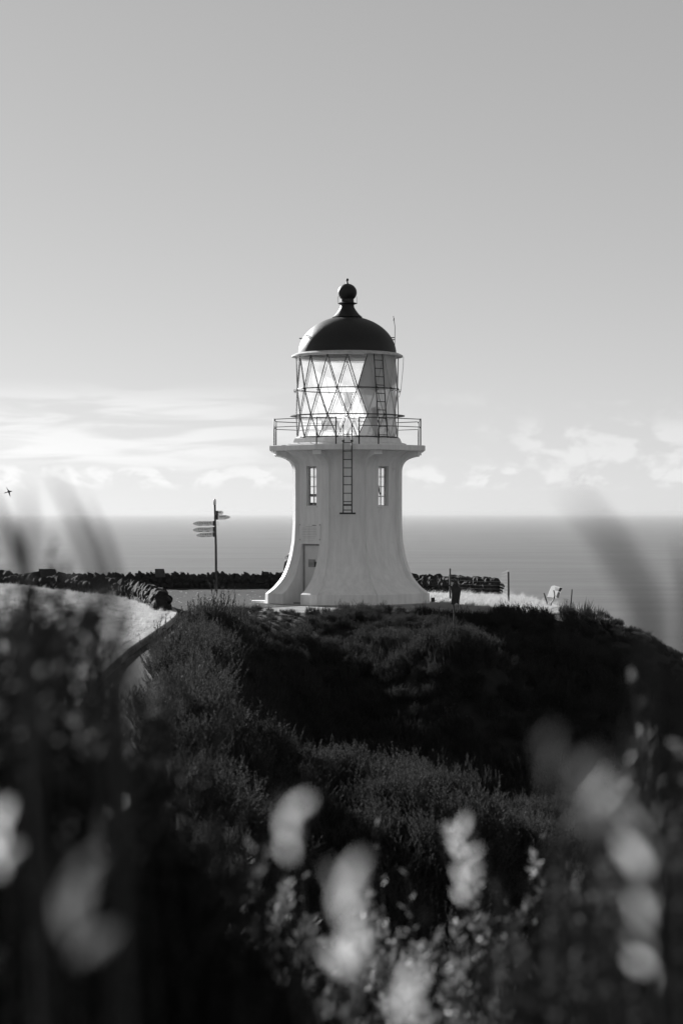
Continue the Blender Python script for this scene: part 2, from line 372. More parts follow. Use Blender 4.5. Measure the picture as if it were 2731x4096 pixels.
# ------------------------------------------------------------------ lighthouse
def dirv(a): return Vector((math.sin(a), -math.cos(a), 0))
LX, LY = 0.18, 66.0
def build_lighthouse():
    L = empty('lighthouse', (LX, LY, 0))
    tag(L, 'white octagonal lighthouse with flared base, glazed lantern and dark dome', 'lighthouse')
    S = np.array([(0, 2.51), (0.33, 2.50), (0.345, 2.47), (0.45, 2.33), (0.54, 2.24), (0.68, 2.115), (0.83, 2.01), (1.0, 1.93), (1.19, 1.86), (1.37, 1.805), (1.55, 1.765), (1.91, 1.705), (2.45, 1.675),
                  (3.2, 1.672), (4.08, 1.675), (4.17, 1.69), (4.26, 1.72), (4.34, 1.775), (4.40, 1.84), (4.46, 1.94), (4.50, 2.05), (4.53, 2.17), (4.545, 2.27)])
    def rib_r(z): return (np.interp(z, S[:, 0], S[:, 1])-0.044)/0.924
    def wall_r(z):
        r = rib_r(z)-0.085
        if z > 4.0: r = 1.68+max(0, (z-4.12)/0.55)**2.2*0.46
        return float(r)
    W = 0.23
    # ribs at the eight corners, with a bracket block under the gallery
    zs = list(S[:, 0]); mb = MB(); n = len(zs)
    out = [(float(rib_r(z)), z) for z in zs]; inn = [(min(wall_r(z), float(rib_r(z)))-0.12, z) for z in zs]
    v = []; f = []
    for s_ in (-1, 1):
        for (r, z) in out: v.append((s_*W/2, -r, z))
        for (r, z) in inn: v.append((s_*W/2, -r, z))
    for i in range(n-1):
        f += [(i, i+1, n+i+1, n+i), (2*n+i, 3*n+i, 3*n+i+1, 2*n+i+1), (i, 2*n+i, 2*n+i+1, i+1), (n+i, n+i+1, 3*n+i+1, 3*n+i)]
    f += [(0, n, 3*n, 2*n), (n-1, 2*n-1+0, 4*n-1, 3*n-1)]
    mb.add(v, f)
    mb.box((0, -(2.36+1.75)/2, 4.607), (W+0.03, 2.42-1.75, 0.126))
    rib = mb.mesh('rib', M['white'], auto=R(35))
    for k in range(8): link('rib', rib, L, rot=(0, 0, R(22.5+45*k)))
    # wall: eight facets with openings
    WZ0, WZ1, WU = 2.995, 4.205, 0.217
    DU, DZ = 0.39, 1.84
    base = sorted(set([0, .2, .33, .345, .45, .54, .68, .83, 1.0, 1.19, 1.37, 1.55, DZ, 1.95, 2.2, 2.45, WZ0, 3.4, 3.8, 4.05, WZ1, 4.28, 4.35, 4.42, 4.49, 4.56, 4.62, 4.665]))
    TH = 0.15
    mb = MB(); TAN = math.tan(R(22.5)); CS = math.cos(R(22.5))
    def P(a, z, u, inner):
        ap = wall_r(z)*CS-(TH if inner else 0)
        if inner: ap = min(ap, 1.402)
        hw = ap*TAN
        n_, t_ = dirv(a), dirv(a+math.pi/2)
        return n_*ap+t_*(u if abs(u) < 0.9 else math.copysign(hw, u))+Vector((0, 0, z))
    for k in range(8):
        a = R(45*k); win = k in (1, 3, 5, 7); door = (k == 7)
        cols = [-9, -DU, -WU, WU, DU, 9]
        for inner in (False, True):
            for i in range(len(base)-1):
                z0, z1 = base[i], base[i+1]
                for j in range(5):
                    if win and j == 2 and z0 >= WZ0-1e-6 and z1 <= WZ1+1e-6: continue
                    if door and j in (1, 2, 3) and z1 <= DZ+1e-6: continue
                    mb.add([P(a, z0, cols[j], inner), P(a, z0, cols[j+1], inner), P(a, z1, cols[j+1], inner), P(a, z1, cols[j], inner)], [(0, 1, 2, 3)])
        if win:
            zz = [z for z in base if WZ0-1e-6 <= z <= WZ1+1e-6]
            for u in (-WU, WU):
                for i in range(len(zz)-1):
                    mb.add([P(a, zz[i], u, 0), P(a, zz[i], u, 1), P(a, zz[i+1], u, 1), P(a, zz[i+1], u, 0)], [(0, 1, 2, 3)])
            for z in (WZ0, WZ1): mb.add([P(a, z, -WU, 0), P(a, z, WU, 0), P(a, z, WU, 1), P(a, z, -WU, 1)], [(0, 1, 2, 3)])
        if door:
            zz = [z for z in base if z <= DZ+1e-6]
            for u in (-DU, DU):
                for i in range(len(zz)-1):
                    mb.add([P(a, zz[i], u, 0), P(a, zz[i], u, 1), P(a, zz[i+1], u, 1), P(a, zz[i+1], u, 0)], [(0, 1, 2, 3)])
            mb.add([P(a, DZ, -DU, 0), P(a, DZ, DU, 0), P(a, DZ, DU, 1), P(a, DZ, -DU, 1)], [(0, 1, 2, 3)])
    me = bpy.data.meshes.new('tower_wall'); me.from_pydata(mb.v, [], mb.f)
    import bmesh
    bm = bmesh.new(); bm.from_mesh(me); bmesh.ops.remove_doubles(bm, verts=bm.verts[:], dist=1e-4); bmesh.ops.recalc_face_normals(bm, faces=bm.faces[:])
    for fc in bm.faces: fc.smooth = True
    for e in bm.edges:
        if len(e.link_faces) != 2 or e.calc_face_angle(0) > R(22): e.smooth = False
    bm.to_mesh(me); bm.free(); me.materials.append(M['white']); link('tower_wall', me, L)
    # floors inside
    MB().lathe([(0.0, 2.35), (1.42, 2.35), (1.42, 2.43), (0.0, 2.43)], 8, R(22.5)).build('floor', M['grey'], L)
    # windows: frame, muntins, panes
    a_in = wall_r(3.6)*CS-0.10
    wf = MB(); wh = WZ1-WZ0
    for u in (-WU+0.0125, WU-0.0125): wf.box((u, -a_in, (WZ0+WZ1)/2), (0.025, 0.03, wh))
    for z in (WZ0+0.0125, WZ1-0.0125): wf.box((0, -a_in, z), (2*WU-0.05, 0.028, 0.025))
    frame = wf.mesh('window_frame', M['rim'])
    mun = MB()
    for i in (1, 2, 3): mun.box((0, -a_in, WZ0+wh*i/4), (2*WU-0.05, 0.022, 0.014))
    mun.box((0.0, -a_in, (WZ0+WZ1)/2), (0.013, 0.020, wh-0.05))
    munm = mun.mesh('muntins', M['rim'])
    pn = MB(); hw_ = WU-0.027; pn.add([(-hw_, -a_in, WZ0+0.02), (hw_, -a_in, WZ0+0.02), (hw_, -a_in, WZ0+wh/4-0.01), (-hw_, -a_in, WZ0+wh/4-0.01)], [(0, 1, 2, 3)]); pane = pn.mesh('pane', M['clear'])
    sill = MB(); sill.box((0, -(wall_r(3.0)*CS+0.005), WZ0-0.025), (2*WU+0.10, 0.05, 0.04)); sillm = sill.mesh('sill', M['white'])
    for k in (1, 3, 5, 7):
        w = link('window', frame, L, rot=(0, 0, R(45*k)))
        link('muntins', munm, w); link('sill', sillm, w)
        for i in range(4): link('pane', pane, w, loc=(0, 0, wh/4*i))
    # things seen through the windows: a stair stringer on the right, braces on the left
    mb = MB(); mb.tube([(0.80, 0.10, 4.25), (1.02, 0.25, 3.35)], 0.035, 4); mb.build('stair_stringer', M['dark'], L)
    mb = MB(); mb.box((-0.97, 0.1, 3.33), (0.42, 0.05, 0.075)); mb.build('inner_brace', M['dark'], L); MB().box((-0.97, 0.12, 3.05), (0.42, 0.05, 0.10)).build('inner_brace', M['dark'], L)
    # door with its plates
    da = R(-45); n_, t_ = dirv(da), dirv(da+math.pi/2); ap = wall_r(1.7)*CS-0.14
    Mx = Matrix((( t_.x, -n_.x, 0), (t_.y, -n_.y, 0), (0, 0, 1)))      # local x = along facet, local y = into the wall
    mb = MB(); mb.box(n_*ap+Vector((0, 0, 0.93)), (2*DU-0.004, 0.05, 1.80), Mx); d = mb.build('door', M['door'], L)
    mb = MB()
    for u in (-DU+0.03, DU-0.03): mb.box(n_*(ap+0.02)+t_*u+Vector((0, 0, 0.91)), (0.056, 0.06, 1.80), Mx)
    mb.box(n_*(ap+0.02)+Vector((0, 0, 1.812)), (2*DU-0.004, 0.062, 0.05), Mx); mb.build('door_frame', M['grey'], d)
    mb = MB(); mb.box(n_*(ap+0.033)+t_*(-0.02)+Vector((0, 0, 1.25)), (0.29, 0.012, 0.235), Mx); mb.build('notice_plate', M['grey'], d)
    mb = MB(); mb.box(n_*(ap+0.05)+t_*0.20+Vector((0, 0, 1.22)), (0.14, 0.045, 0.155), Mx); mb.build('lock_box', M['dark'], d)
    mb = MB(); mb.box(n_*(ap+0.2)+Vector((0, 0, 0.03)), (0.8, 0.5, 0.06), Mx); mb.build('door_step', M['kerb'], L)
    # plaque over the door, with faint rows of raised lettering too worn to read
    z0, z1 = 1.95, 2.44; app = wall_r(2.2)*CS+0.012
    mb = MB(); mb.box(n_*app+t_*(-0.02)+Vector((0, 0, (z0+z1)/2)), (0.90, 0.03, z1-z0), Mx); pq = mb.build('plaque', M['white'], L)
    mb = MB()
    for i in range(8):
        w = [0.3, 0.62, 0.66, 0.6, 0.64, 0.66, 0.58, 0.5][i]; mb.box(n_*(app+0.0165)+t_*(-0.05)+Vector((0, 0, z1-0.07-0.05*i)), (w, 0.004, 0.012), Mx)
    mb.build('worn_lettering', M['rim'], pq)
    MB().box(n_*(app+0.018)+t_*0.17+Vector((0, 0, z1-0.035)), (0.16, 0.012, 0.022), Mx).build('plaque_clip', M['grey'], pq)
    for u, z in ((-0.45, z0+0.02), (0.41, z0+0.02), (-0.45, z1-0.02), (0.41, z1-0.02)):
        MB().box(n_*(app+0.016)+t_*u+Vector((0, 0, z)), (0.03, 0.012, 0.03), Mx).build('bolt', M['grey'], pq)
    # gallery slab
    Rs = 2.37/0.924
    MB().lathe([(1.6, 4.67), (Rs-0.02, 4.67), (Rs, 4.69), (Rs, 4.82), (Rs-0.02, 4.84), (0.0, 4.845)], 8, R(22.5)).build('gallery_slab', M['white'], L)
    MB().lathe([(1.98, 4.838), (1.93, 4.90), (1.80, 4.93), (1.74, 5.06), (1.70, 5.075), (0, 5.078)], 8, R(22.5)).build('lantern_plinth', M['white'], L)
    # footing
    MB().lathe([(2.78, -0.3), (2.78, 0.03), (2.4, 0.035)], 8, R(22.5)).build('footing', M['kerb'], L)
    mb = MB(); mb.box((-2.72, -0.35, 0.02), (0.42, 0.42, 0.14)); mb.build('corner_step', M['white'], L)
    mb = MB(); mb.box((2.62, -0.55, 0.12), (0.11, 0.11, 0.13)); mb.build('drain_box', M['dark'], L)
    # ---- lantern
    lan = empty('lantern', (0, 0, 0), parent=L)
    LR = 1.574; ROW = [(5.075, R(11.25)), (5.78, 0), (6.59, R(11.25)), (7.60, 0)]
    def node(row, i, r=LR): z, o = ROW[row]; a = o+R(22.5)*i; return dirv(a)*r+Vector((0, 0, z))
    for row in range(3):
        o0 = ROW[row][1]; half = o0 > 0
        for i in range(16):
            lo = node(row, i)
            his = (node(row+1, i), node(row+1, i+1)) if half else (node(row+1, i-1), node(row+1, i))
            for h in his:
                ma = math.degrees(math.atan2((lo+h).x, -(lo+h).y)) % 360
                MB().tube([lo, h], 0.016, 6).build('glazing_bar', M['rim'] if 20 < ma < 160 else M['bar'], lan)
            # two triangles per cell
            if half:
                tris = [(lo, his[0], his[1], ROW[row][1]+R(22.5)*i), (lo, node(row, i+1), his[1], ROW[row+1][1]+R(22.5)*(i+1))]
            else:
                tris = [(lo, his[0], his[1], R(22.5)*i), (lo, node(row, i+1), his[1], R(22.5)*(i+0.5))]
            for A, B, C, ang in tris:
                deg = math.degrees(ang) % 360
                c = (A+B+C)/3
                if 11.3 < deg < 166:
                    q = [c+(p-c)*1.0 for p in (A, B, C)]
                    q = [Vector((p.x*0.955, p.y*0.955, p.z)) for p in q]; mm = M['panel']; nm = 'blanking_panel'; th = 0.006
                else:
                    q = [c+(p-c)*0.965 for p in (A, B, C)]; mm = M['glass']; nm = 'pane'; th = 0
                mb = MB()
                if th:
                    nn = (q[1]-q[0]).cross(q[2]-q[0]).normalized()*th
                    mb.add(q+[p+nn for p in q], [(0, 1, 2), (5, 4, 3), (0, 3, 4, 1), (1, 4, 5, 2), (2, 5, 3, 0)])
                else: mb.add(q, [(0, 1, 2)])
                mb.build(nm, mm, lan)
        for i in range(16):
            b = node(row, i); mb = MB(); mb.tube([b*0.995+Vector((0, 0, b.z*0.005-0.001)), b*1.02-Vector((0, 0, b.z*0.02))], 0.034, 8); mb.build('node_boss', M['iron'], lan)
    def ring(name, r, z, tr, mat, n=64):
        pts = [dirv(2*math.pi*k/n)*r+Vector((0, 0, z)) for k in range(n+1)]
        return MB().tube(pts, tr, 6).build(name, mat, lan, smooth=True)
    ring('glazing_ring', LR, 6.59, 0.017, M['bar']); ring('glazing_ring', LR, 5.10, 0.02, M['bar'])
    MB().lathe([(1.585, 5.765), (1.775, 5.765), (1.775, 5.79), (1.585, 5.79), (1.585, 5.765)], 64).build('catwalk_ring', M['iron'], lan)
    for k in range(16):
        a = R(11.25+22.5*k); p = dirv(a)*(LR+0.03)+Vector((0, 0, 6.57)); MB().tube([p, p+dirv(a)*0.07+Vector((0, 0, 0.0)), p+dirv(a)*0.07+Vector((0, 0, -0.05)), p+Vector((0, 0, -0.05))], 0.009, 5).build('hook', M['iron'], lan)
    # paint patch flaking on the blanking sheet
    mb = MB(); q = []
    for i, (ddeg, z) in enumerate([(16, 6.50), (20, 6.56), (26, 6.54), (31, 6.50), (34, 6.44), (33, 6.33), (31.5, 6.30), (30, 6.37), (28.5, 6.36), (27, 6.31), (25, 6.37), (22, 6.36), (20, 6.40), (17.5, 6.38)]):
        q.append(dirv(R(ddeg))*(1.506)+Vector((0, 0, z)))
    mb.add(q, [tuple(range(len(q)))]); mb.build('bare_paint_patch', M['white'], lan)
    # beacon on a tripod
    bc = empty('beacon', (0.02, 0.1, 0), parent=L)
    MB().tube([(0, 0, 5.08), (0, 0, 5.95)], 0.05, 12).build('pedestal', M['lens'], bc, smooth=True)
    MB().lathe([(0, 5.94), (0.10, 5.94), (0.16, 6.06), (0.13, 6.12), (0.13, 6.42), (0.17, 6.44), (0.17, 6.47), (0.08, 6.50), (0, 6.50)], 24).build('lens', M['lens'], bc, auto=R(30))
    for k in range(3):
        a = R(20+120*k); MB().tube([dirv(a)*0.06+Vector((0, 0, 5.9)), dirv(a)*0.42+Vector((0, 0, 5.08))], 0.018, 6).build('leg', M['lens'], bc)
    mb = MB(); mb.box((0, 0.9, 5.52), (1.6, 0.5, 0.28)); mb.build('cabinet', M['lens'], L)
    mb = MB(); mb.tube([(0.40, 0.3, 5.08), (0.40, 0.3, 5.86), (0.60, 0.3, 5.86)], 0.012, 6); mb.build('conduit', M['rim'], L)
    # ---- dome
    prof = []
    for i in range(0, 25):
        t = i/24*R(78); prof.append((1.515*math.cos(t), 7.69+1.175*math.sin(t)))
    dm = MB().lathe(prof+[(0.47, 8.835), (0.44, 8.86)], 64).build('dome', M['dome'], L, auto=R(40))
    MB().lathe([(1.50, 7.66), (1.53, 7.71), (1.60, 7.70), (1.72, 7.64), (1.72, 7.60), (1.60, 7.585), (1.50, 7.59), (1.50, 7.66)], 64).build('eave_ring', M['rim'], L, auto=R(30))
    MB().lathe([(0.45, 8.85), (0.36, 8.93), (0.27, 9.05), (0.215, 9.14), (0.205, 9.22), (0.24, 9.235), (0.305, 9.255), (0.305, 9.27), (0.22, 9.29), (0.20, 9.31)], 40).build('cowl', M['dome'], dm, auto=R(35))
    bp_ = [(0.20, 9.305), (0.20, 9.35)]+[(0.295*math.cos(R(t)), 9.60+0.275*math.sin(R(t))) for t in range(-48, 91, 6)]
    MB().lathe(bp_, 40).build('ventilator_ball', M['dome'], dm, auto=R(40))
    MB().lathe([(0.05, 9.86), (0.028, 9.90), (0.022, 9.95), (0.04, 9.975), (0.045, 10.0), (0.03, 10.03), (0.0, 10.04)], 16).build('finial', M['dome'], dm, smooth=True)
    for sgn in (-1, 1): MB().tube([(sgn*0.295, 0, 9.28), (sgn*0.29, 0, 9.48)], 0.006, 5).build('stay', M['iron'], dm)
    for a, zz in ((-64, 8.22), (-90, 8.18), (88, 8.20), (100, 8.16), (35, 8.78)):
        rr = 1.515*math.sqrt(max(0, 1-((zz-7.69)/1.175)**2)); b = dirv(R(a))*rr+Vector((0, 0, zz)); t = dirv(R(a+90))
        MB().tube([b-t*0.06-dirv(R(a))*0.02, b-t*0.06+dirv(R(a))*0.10, b+t*0.06+dirv(R(a))*0.10, b+t*0.06-dirv(R(a))*0.02], 0.012, 5).build('step_iron', M['iron'], dm)
    b = dirv(R(80))*1.50+Vector((0, 0, 7.95)); MB().tube([b-Vector((0.02, 0, 0)), b+Vector((-0.01, 0, 0.55)), b+Vector((-0.06, 0, 0.90))], 0.009, 5).build('lightning_rod', M['iron'], dm)
    MB().tube([b+Vector((-0.058, 0, 0.76)), b+Vector((-0.05, 0, 0.83))], 0.022, 6).build('rod_collar', M['iron'], dm)
    e = dirv(R(84))
    MB().tube([e*1.74+Vector((0, 0, 7.60)), e*1.73+Vector((0, 0, 7.3)), e*1.69+Vector((0, 0, 6.9)), e*1.66+Vector((0, 0, 6.58)), e*1.60+Vector((0, 0, 6.35))], 0.007, 5).build('cable', M['iron'], L)
    # ---- ladders
    def ladder(name, a, b, w, tdir, step, n, r, loff=0.12):
        """stiles from a to b, rungs evenly"""
        a, b = Vector(a), Vector(b); mb = MB()
        for s_ in (-1, 1): mb.tube([a+tdir*s_*w/2, b+tdir*s_*w/2], r, 8)
        l = mb.build(name, M['iron'], L, smooth=True)
        rm = MB().tube([-tdir*w/2, tdir*w/2], r*0.75, 6).mesh('rung', M['iron'])
        dirn = (b-a).normalized()
        for i in range(n): link('rung', rm, l, loc=a+dirn*(step*(i+0.35)))
        return l
    yl = -(wall_r(3)*CS+0.16)
    yl = -2.47
    g = ladder('gallery_ladder', (0, yl, 2.78), (0, yl, 5.42), 0.255, Vector((1, 0, 0)), 0.251, 10, 0.017)
    MB().box((0.0, yl, 2.77), (0.48, 0.12, 0.05)).build('foot_bracket', M['iron'], g); MB().box((0, yl, 3.02), (0.25, 0.05, 0.05)).build('foot_bar', M['iron'], g)
    for s_ in (-1, 1):
        MB().tube([(s_*0.20, yl, 2.77), (s_*0.20, -1.50, 2.77)], 0.016, 6).build('wall_arm', M['iron'], g)
        MB().box((s_*0.1275, -2.42, 4.93), (0.075, 0.12, 0.05)).build('clamp', M['iron'], g)
    la = R(38); ld = dirv(la); lt = dirv(la+math.pi/2)
    ladder('lantern_ladder', ld*1.74+Vector((0, 0, 5.06))+lt*0.02, ld*1.66+Vector((0, 0, 7.60))-lt*0.12, 0.33, lt, 0.252, 10, 0.016)
    # ---- gallery railing
    rail = empty('railing', (0, 0, 0), parent=L)
    RR = 2.23/0.924; corners = [dirv(R(22.5+45*k))*RR for k in range(8)]
    post = MB().tube([(0, 0, 4.84), (0, 0, 5.66)], 0.020, 8).mesh('post', M['iron'], smooth=True)
    spots = list(corners)+[Vector((-0.345, -RR*CS, 0)), Vector((0.345, -RR*CS, 0))]
    for p in spots: link('post', post, rail, loc=p)
    for z, r in ((5.64, 0.013), (5.40, 0.011)):
        for k in range(8):
            p, q = corners[k], corners[(k+1) % 8]
            if k == 7:      # front side, open at the ladder
                for A, B in ((p, Vector((-0.345, -RR*CS, 0))), (Vector((0.345, -RR*CS, 0)), q)):
                    MB().tube([A+Vector((0, 0, z)), B+Vector((0, 0, z))], r, 6).build('rail', M['iron'], rail)
            else: MB().tube([p+Vector((0, 0, z)), q+Vector((0, 0, z))], r, 6).build('rail', M['iron'], rail)
build_lighthouse()

# ------------------------------------------------------------------ dry stone walls
def stone_meshes(n=9):
    out = []
    for q in range(n):
        rng = random.Random(100+q)
        import bmesh
        bm = bmesh.new(); bmesh.ops.create_icosphere(bm, subdivisions=2, radius=0.5)
        planes = [Vector((rng.uniform(-1, 1), rng.uniform(-1, 1), rng.uniform(-1, 1))).normalized() for _ in range(9)]
        offs = [rng.uniform(0.26, 0.42) for _ in planes]
        for v in bm.verts:
            for p, o in zip(planes, offs):
                d = v.co.dot(p)
                if d > o: v.co -= p*(d-o)
            v.co *= 1.25
        bmesh.ops.dissolve_limit(bm, angle_limit=R(4), verts=bm.verts[:], edges=bm.edges[:])
        me = bpy.data.meshes.new('stone'); bm.to_mesh(me); bm.free(); me.materials.append(M['stone']); out.append(me)
    return out
STONES = stone_meshes()
def cap_meshes(n=10):
    out = []
    for q in range(n):
        rng = random.Random(300+q); tx = rng.uniform(-.35, .35); w0 = rng.uniform(.05, .28); u = rng.uniform
        low = [(-.5+u(-.05, .1), -.5, -.5), (.5+u(-.1, .05), -.5, -.5), (.5+u(-.1, .05), .5, -.5), (-.5+u(-.05, .1), .5, -.5)]
        mid = [(-.48+u(0, .12), -.46, u(-.1, .15)), (.48-u(0, .12), -.46, u(-.1, .15)), (.48-u(0, .12), .42, u(-.1, .15)), (-.48+u(0, .12), .42, u(-.1, .15))]
        top = [(tx-w0, -.30+u(-.1, .1), .45+u(-.12, .05)), (tx+w0, -.28+u(-.1, .1), .45+u(-.2, .05)), (tx+w0, .2+u(-.1, .1), .36+u(-.1, .1)), (tx-w0, .2, .36+u(-.1, .1))]
        f = [(0, 3, 2, 1), (8, 9, 10, 11)]
        for a in (0, 4): f += [(a+i, a+(i+1) % 4, a+4+(i+1) % 4, a+4+i) for i in range(4)]
        out.append(MB().add(low+mid+top, f).mesh('stone', M['stone']))
    return out
CAPS = cap_meshes()
def stone_wall(name, pts, label, h, seed, pitch=0.235, thick=0.42, capscale=1.0, courses=2, base=None, lean=0.0):
    """pts: polyline (x, y). two faces of coursed stones, a filled core and a row of upright cap stones"""
    rng = random.Random(seed); root = empty(name, (0, 0, 0)); tag(root, label, 'stone wall', 'low dry stone walls')
    P = [Vector((x, y, 0)) for x, y in pts]; seg = [(P[i+1]-P[i]).length for i in range(len(P)-1)]; tot = sum(seg)
    def at(s):
        s = max(0, min(tot-1e-6, s))
        for i, l in enumerate(seg):
            if s <= l: return P[i].lerp(P[i+1], s/l), (P[i+1]-P[i]).normalized()
            s -= l
        return P[-1], (P[-1]-P[-2]).normalized()
    def gz(p): return (float(height(p.x, p.y)) if base is None else base)
    core = MB(); N = int(tot/0.5)+1; vv = []; ff = []
    for i in range(N+1):
        p, t = at(tot*i/N); n = Vector((-t.y, t.x, 0)); b = min(gz(p+n*thick/2), gz(p-n*thick/2), 0)-0.1; top = gz(p)*0+h*0.72+max(0, gz(p))
        for u, z in ((-1, b), (-1, top), (1, top), (1, b)): vv.append(p+n*u*thick*0.36+Vector((0, 0, z)))
    for i in range(N):
        for k in range(4): ff.append((i*4+k, i*4+(k+1) % 4, (i+1)*4+(k+1) % 4, (i+1)*4+k))
    ff += [(0, 1, 2, 3), (N*4+3, N*4+2, N*4+1, N*4)]
    core.add(vv, ff); core.build('wall_core', M['stone'], root)
    count = 0
    ch = h*0.72/courses
    for c in range(courses):
        for side in (-1, 1):
            s = rng.uniform(0, pitch)
            while s < tot:
                l = pitch*rng.uniform(0.8, 1.5); p, t = at(s+l/2); n = Vector((-t.y, t.x, 0))
                z = max(gz(p), -0.05)+ch*(c+0.5)
                o = link('stone', rng.choice(STONES), root, p+n*side*thick*0.36+Vector((0, 0, z+rng.uniform(-.02, .02))), (rng.uniform(-.3, .3), rng.uniform(-.3, .3), math.atan2(t.y, t.x)+rng.uniform(-.25, .25)), (l*1.2, 0.26*rng.uniform(0.8, 1.2), ch*1.4*rng.uniform(0.9, 1.15)))
                s += l; count += 1
    s = pitch*0.3
    while s < tot:
        l = pitch*rng.uniform(0.55, 1.15); p, t = at(s+l/2)
        hh = h*0.42*rng.uniform(0.75, 1.35)*capscale
        z = max(gz(p), 0)+h*0.72+hh*0.28
        link('stone', rng.choice(CAPS), root, p+Vector((0, 0, z)), (rng.uniform(-.2, .2), rng.uniform(-.35, .2)+lean, math.atan2(t.y, t.x)+rng.uniform(-.35, .35)), (l*1.1, thick*rng.uniform(0.75, 1.05), hh*1.25))
        s += l*0.92; count += 1
    return root
back = [(-15.5, 76.6), (-12.0, 77.6), (-8.0, 78.3), (-3.0, 78.6), (0.5, 78.0), (2.6, 76.0), (3.9, 73.9), (5.25, 72.2)]
stone_wall('stone_wall', back, 'dark dry stone wall along the far edge of the paving behind the lighthouse', 0.55, 3, pitch=0.22, courses=2, base=0.0)
front = [tuple(p) for p in WALL_L[::-1]]
stone_wall('stone_wall', front, 'curving dry stone wall above the pale lawn, ending beside the path', 0.52, 4, pitch=0.22, courses=2, capscale=1.0)

# slanted plaques standing on the wall
def plaque(name, x, y, zb, w, hgt, dep, label, rz=0.0):
    o = MB(); v = [(-w/2, -dep/2, 0), (w/2, -dep/2, 0), (w/2, dep/2, 0), (-w/2, dep/2, 0), (-w/2-0.02, -dep/2+0.03, hgt), (w/2-0.05, -dep/2+0.03, hgt), (w/2-0.05, dep/2, hgt*0.82), (-w/2-0.02, dep/2, hgt*0.82)]
    o.add(v, [(0, 3, 2, 1), (4, 5, 6, 7), (0, 1, 5, 4), (1, 2, 6, 5), (2, 3, 7, 6), (3, 0, 4, 7)])
    r = o.build(name, M['dark'], None, (x, y, zb), (0, 0, rz))
    p = MB(); p.add([(-w/2+0.02, -dep/2+0.06, hgt*0.985+0.004), (w/2-0.08, -dep/2+0.06, hgt*0.985+0.004), (w/2-0.08, dep/2-0.03, hgt*0.84+0.004), (-w/2+0.02, dep/2-0.03, hgt*0.84+0.004)], [(0, 1, 2, 3)])
    p.build('inscription_panel', M['grey'], r); tag(r, label, 'plaque', 'plaques on the stone wall'); return r
plaque('plaque_stand', -6.62, 78.2, 0.42, 0.36, 0.31, 0.30, 'dark slanted plaque block on the far stone wall, nearest the signpost')
plaque('plaque_stand', -10.45, 76.2, 0.42, 0.62, 0.36, 0.34, 'dark slanted plaque block on the stone wall at the far left')

# ------------------------------------------------------------------ signpost
def text_mesh(body, size, mat, depth=0.004):
    cu = bpy.data.curves.new('txt', 'FONT'); cu.body = body; cu.size = size; cu.extrude = depth; cu.align_x = 'CENTER'; cu.align_y = 'CENTER'; cu.space_character = 1.45; cu.resolution_u = 2
    ob = bpy.data.objects.new('txt', cu); COL.objects.link(ob)
    dg = bpy.context.evaluated_depsgraph_get(); me = bpy.data.meshes.new_from_object(ob.evaluated_get(dg)); bpy.data.objects.remove(ob)
    me.materials.clear(); me.materials.append(mat); return me
def build_signpost():
    b = px(864, 2366, 75.5); S = FPX/75.5; root = empty('signpost', (b.x, b.y, 0))
    tag(root, 'tall dark signpost with pointed place-name boards on the paving', 'signpost')
    H = 3.27
    MB().tube([(0.015, 0, -0.1), (0.0, 0, 1.6), (-0.02, 0, 2.2), (-0.04, 0, H-0.16)], [0.045, 0.042, 0.040, 0.036], 12).build('post', M['wood'], root, smooth=True)
    MB().lathe([(0.0, 0), (0.045, 0.0), (0.052, 0.08), (0.045, 0.16), (0.02, 0.20), (0, 0.205)], 16).build('post_cap', M['rim'], root, (-0.042, 0, H-0.20), smooth=True)
    def z(y): return (2366-y)/S
    def board(x0, x1, yc, hpx, name_label, text=None, tip=0.16, rz=0.0, yoff=-0.055, tilt=0.0, smudge=False):
        """x0 at the post, x1 at the tip, metres from the post"""
        h = hpx/S; sg = 1 if x1 > x0 else -1; L_ = abs(x1-x0)
        poly = [(0, -h/2), (sg*(L_-tip), -h/2), (sg*L_, -h/6), (sg*L_, h/6), (sg*(L_-tip), h/2), (0, h/2)]
        o = MB().prism(poly, 0.028, Matrix.Identity(4)).build('name_board', M['board'], root, (x0, yoff, z(yc)), (0, tilt, rz)); o['label'] = name_label
        MB().box((sg*0.04, -0.018, 0), (0.08, 0.012, h*1.03)).build('clamp', M['dark'], o)
        if text:
            link('lettering', text_mesh(text, 0.088, M['letter']), o, (sg*(L_*0.5-0.0), -0.019, 0.016), (R(90), 0, 0), (1.0, 1.05, 1))
        if smudge:
            MB().box((sg*L_*0.48, -0.016, 0.018), (L_*0.45, 0.004, 0.02)).build('faded_lettering', M['dark'], o)
        for k in ((0.72,) if text else ()):
            pass
        if text:
            for u, w in ((0.66, 0.13), (0.34, 0.12)):
                MB().box((sg*L_*u, -0.0165, -h*0.36), (w, 0.004, 0.010)).build('small_lettering', M['letter'], o)
        return o
    board(-0.02, -0.80, 2094, 18, 'board pointing left reading LONDON', 'LONDON', tilt=R(-0.5))
    board(-0.02, -0.81, 2118, 19, 'board pointing left reading SYDNEY', 'SYDNEY', tilt=R(-1.5))
    board(-0.02, -0.68, 2138, 18, 'board pointing left reading TOKYO', 'TOKYO', tilt=R(-3))
    board(0.0, 0.50, 2070, 18, 'greyer board pointing right with faded lettering', None, tilt=R(-1), smudge=True)
    board(0.0, 0.27, 2052, 17, 'short blunt board at the top pointing right', None, tip=0.05, smudge=True, rz=R(20))
    MB().tube([(0.06, -0.03, z(2085)), (0.085, -0.03, z(2092)), (0.08, -0.03, z(2105))], 0.006, 5).build('loose_wire', M['iron'], root)
build_signpost()

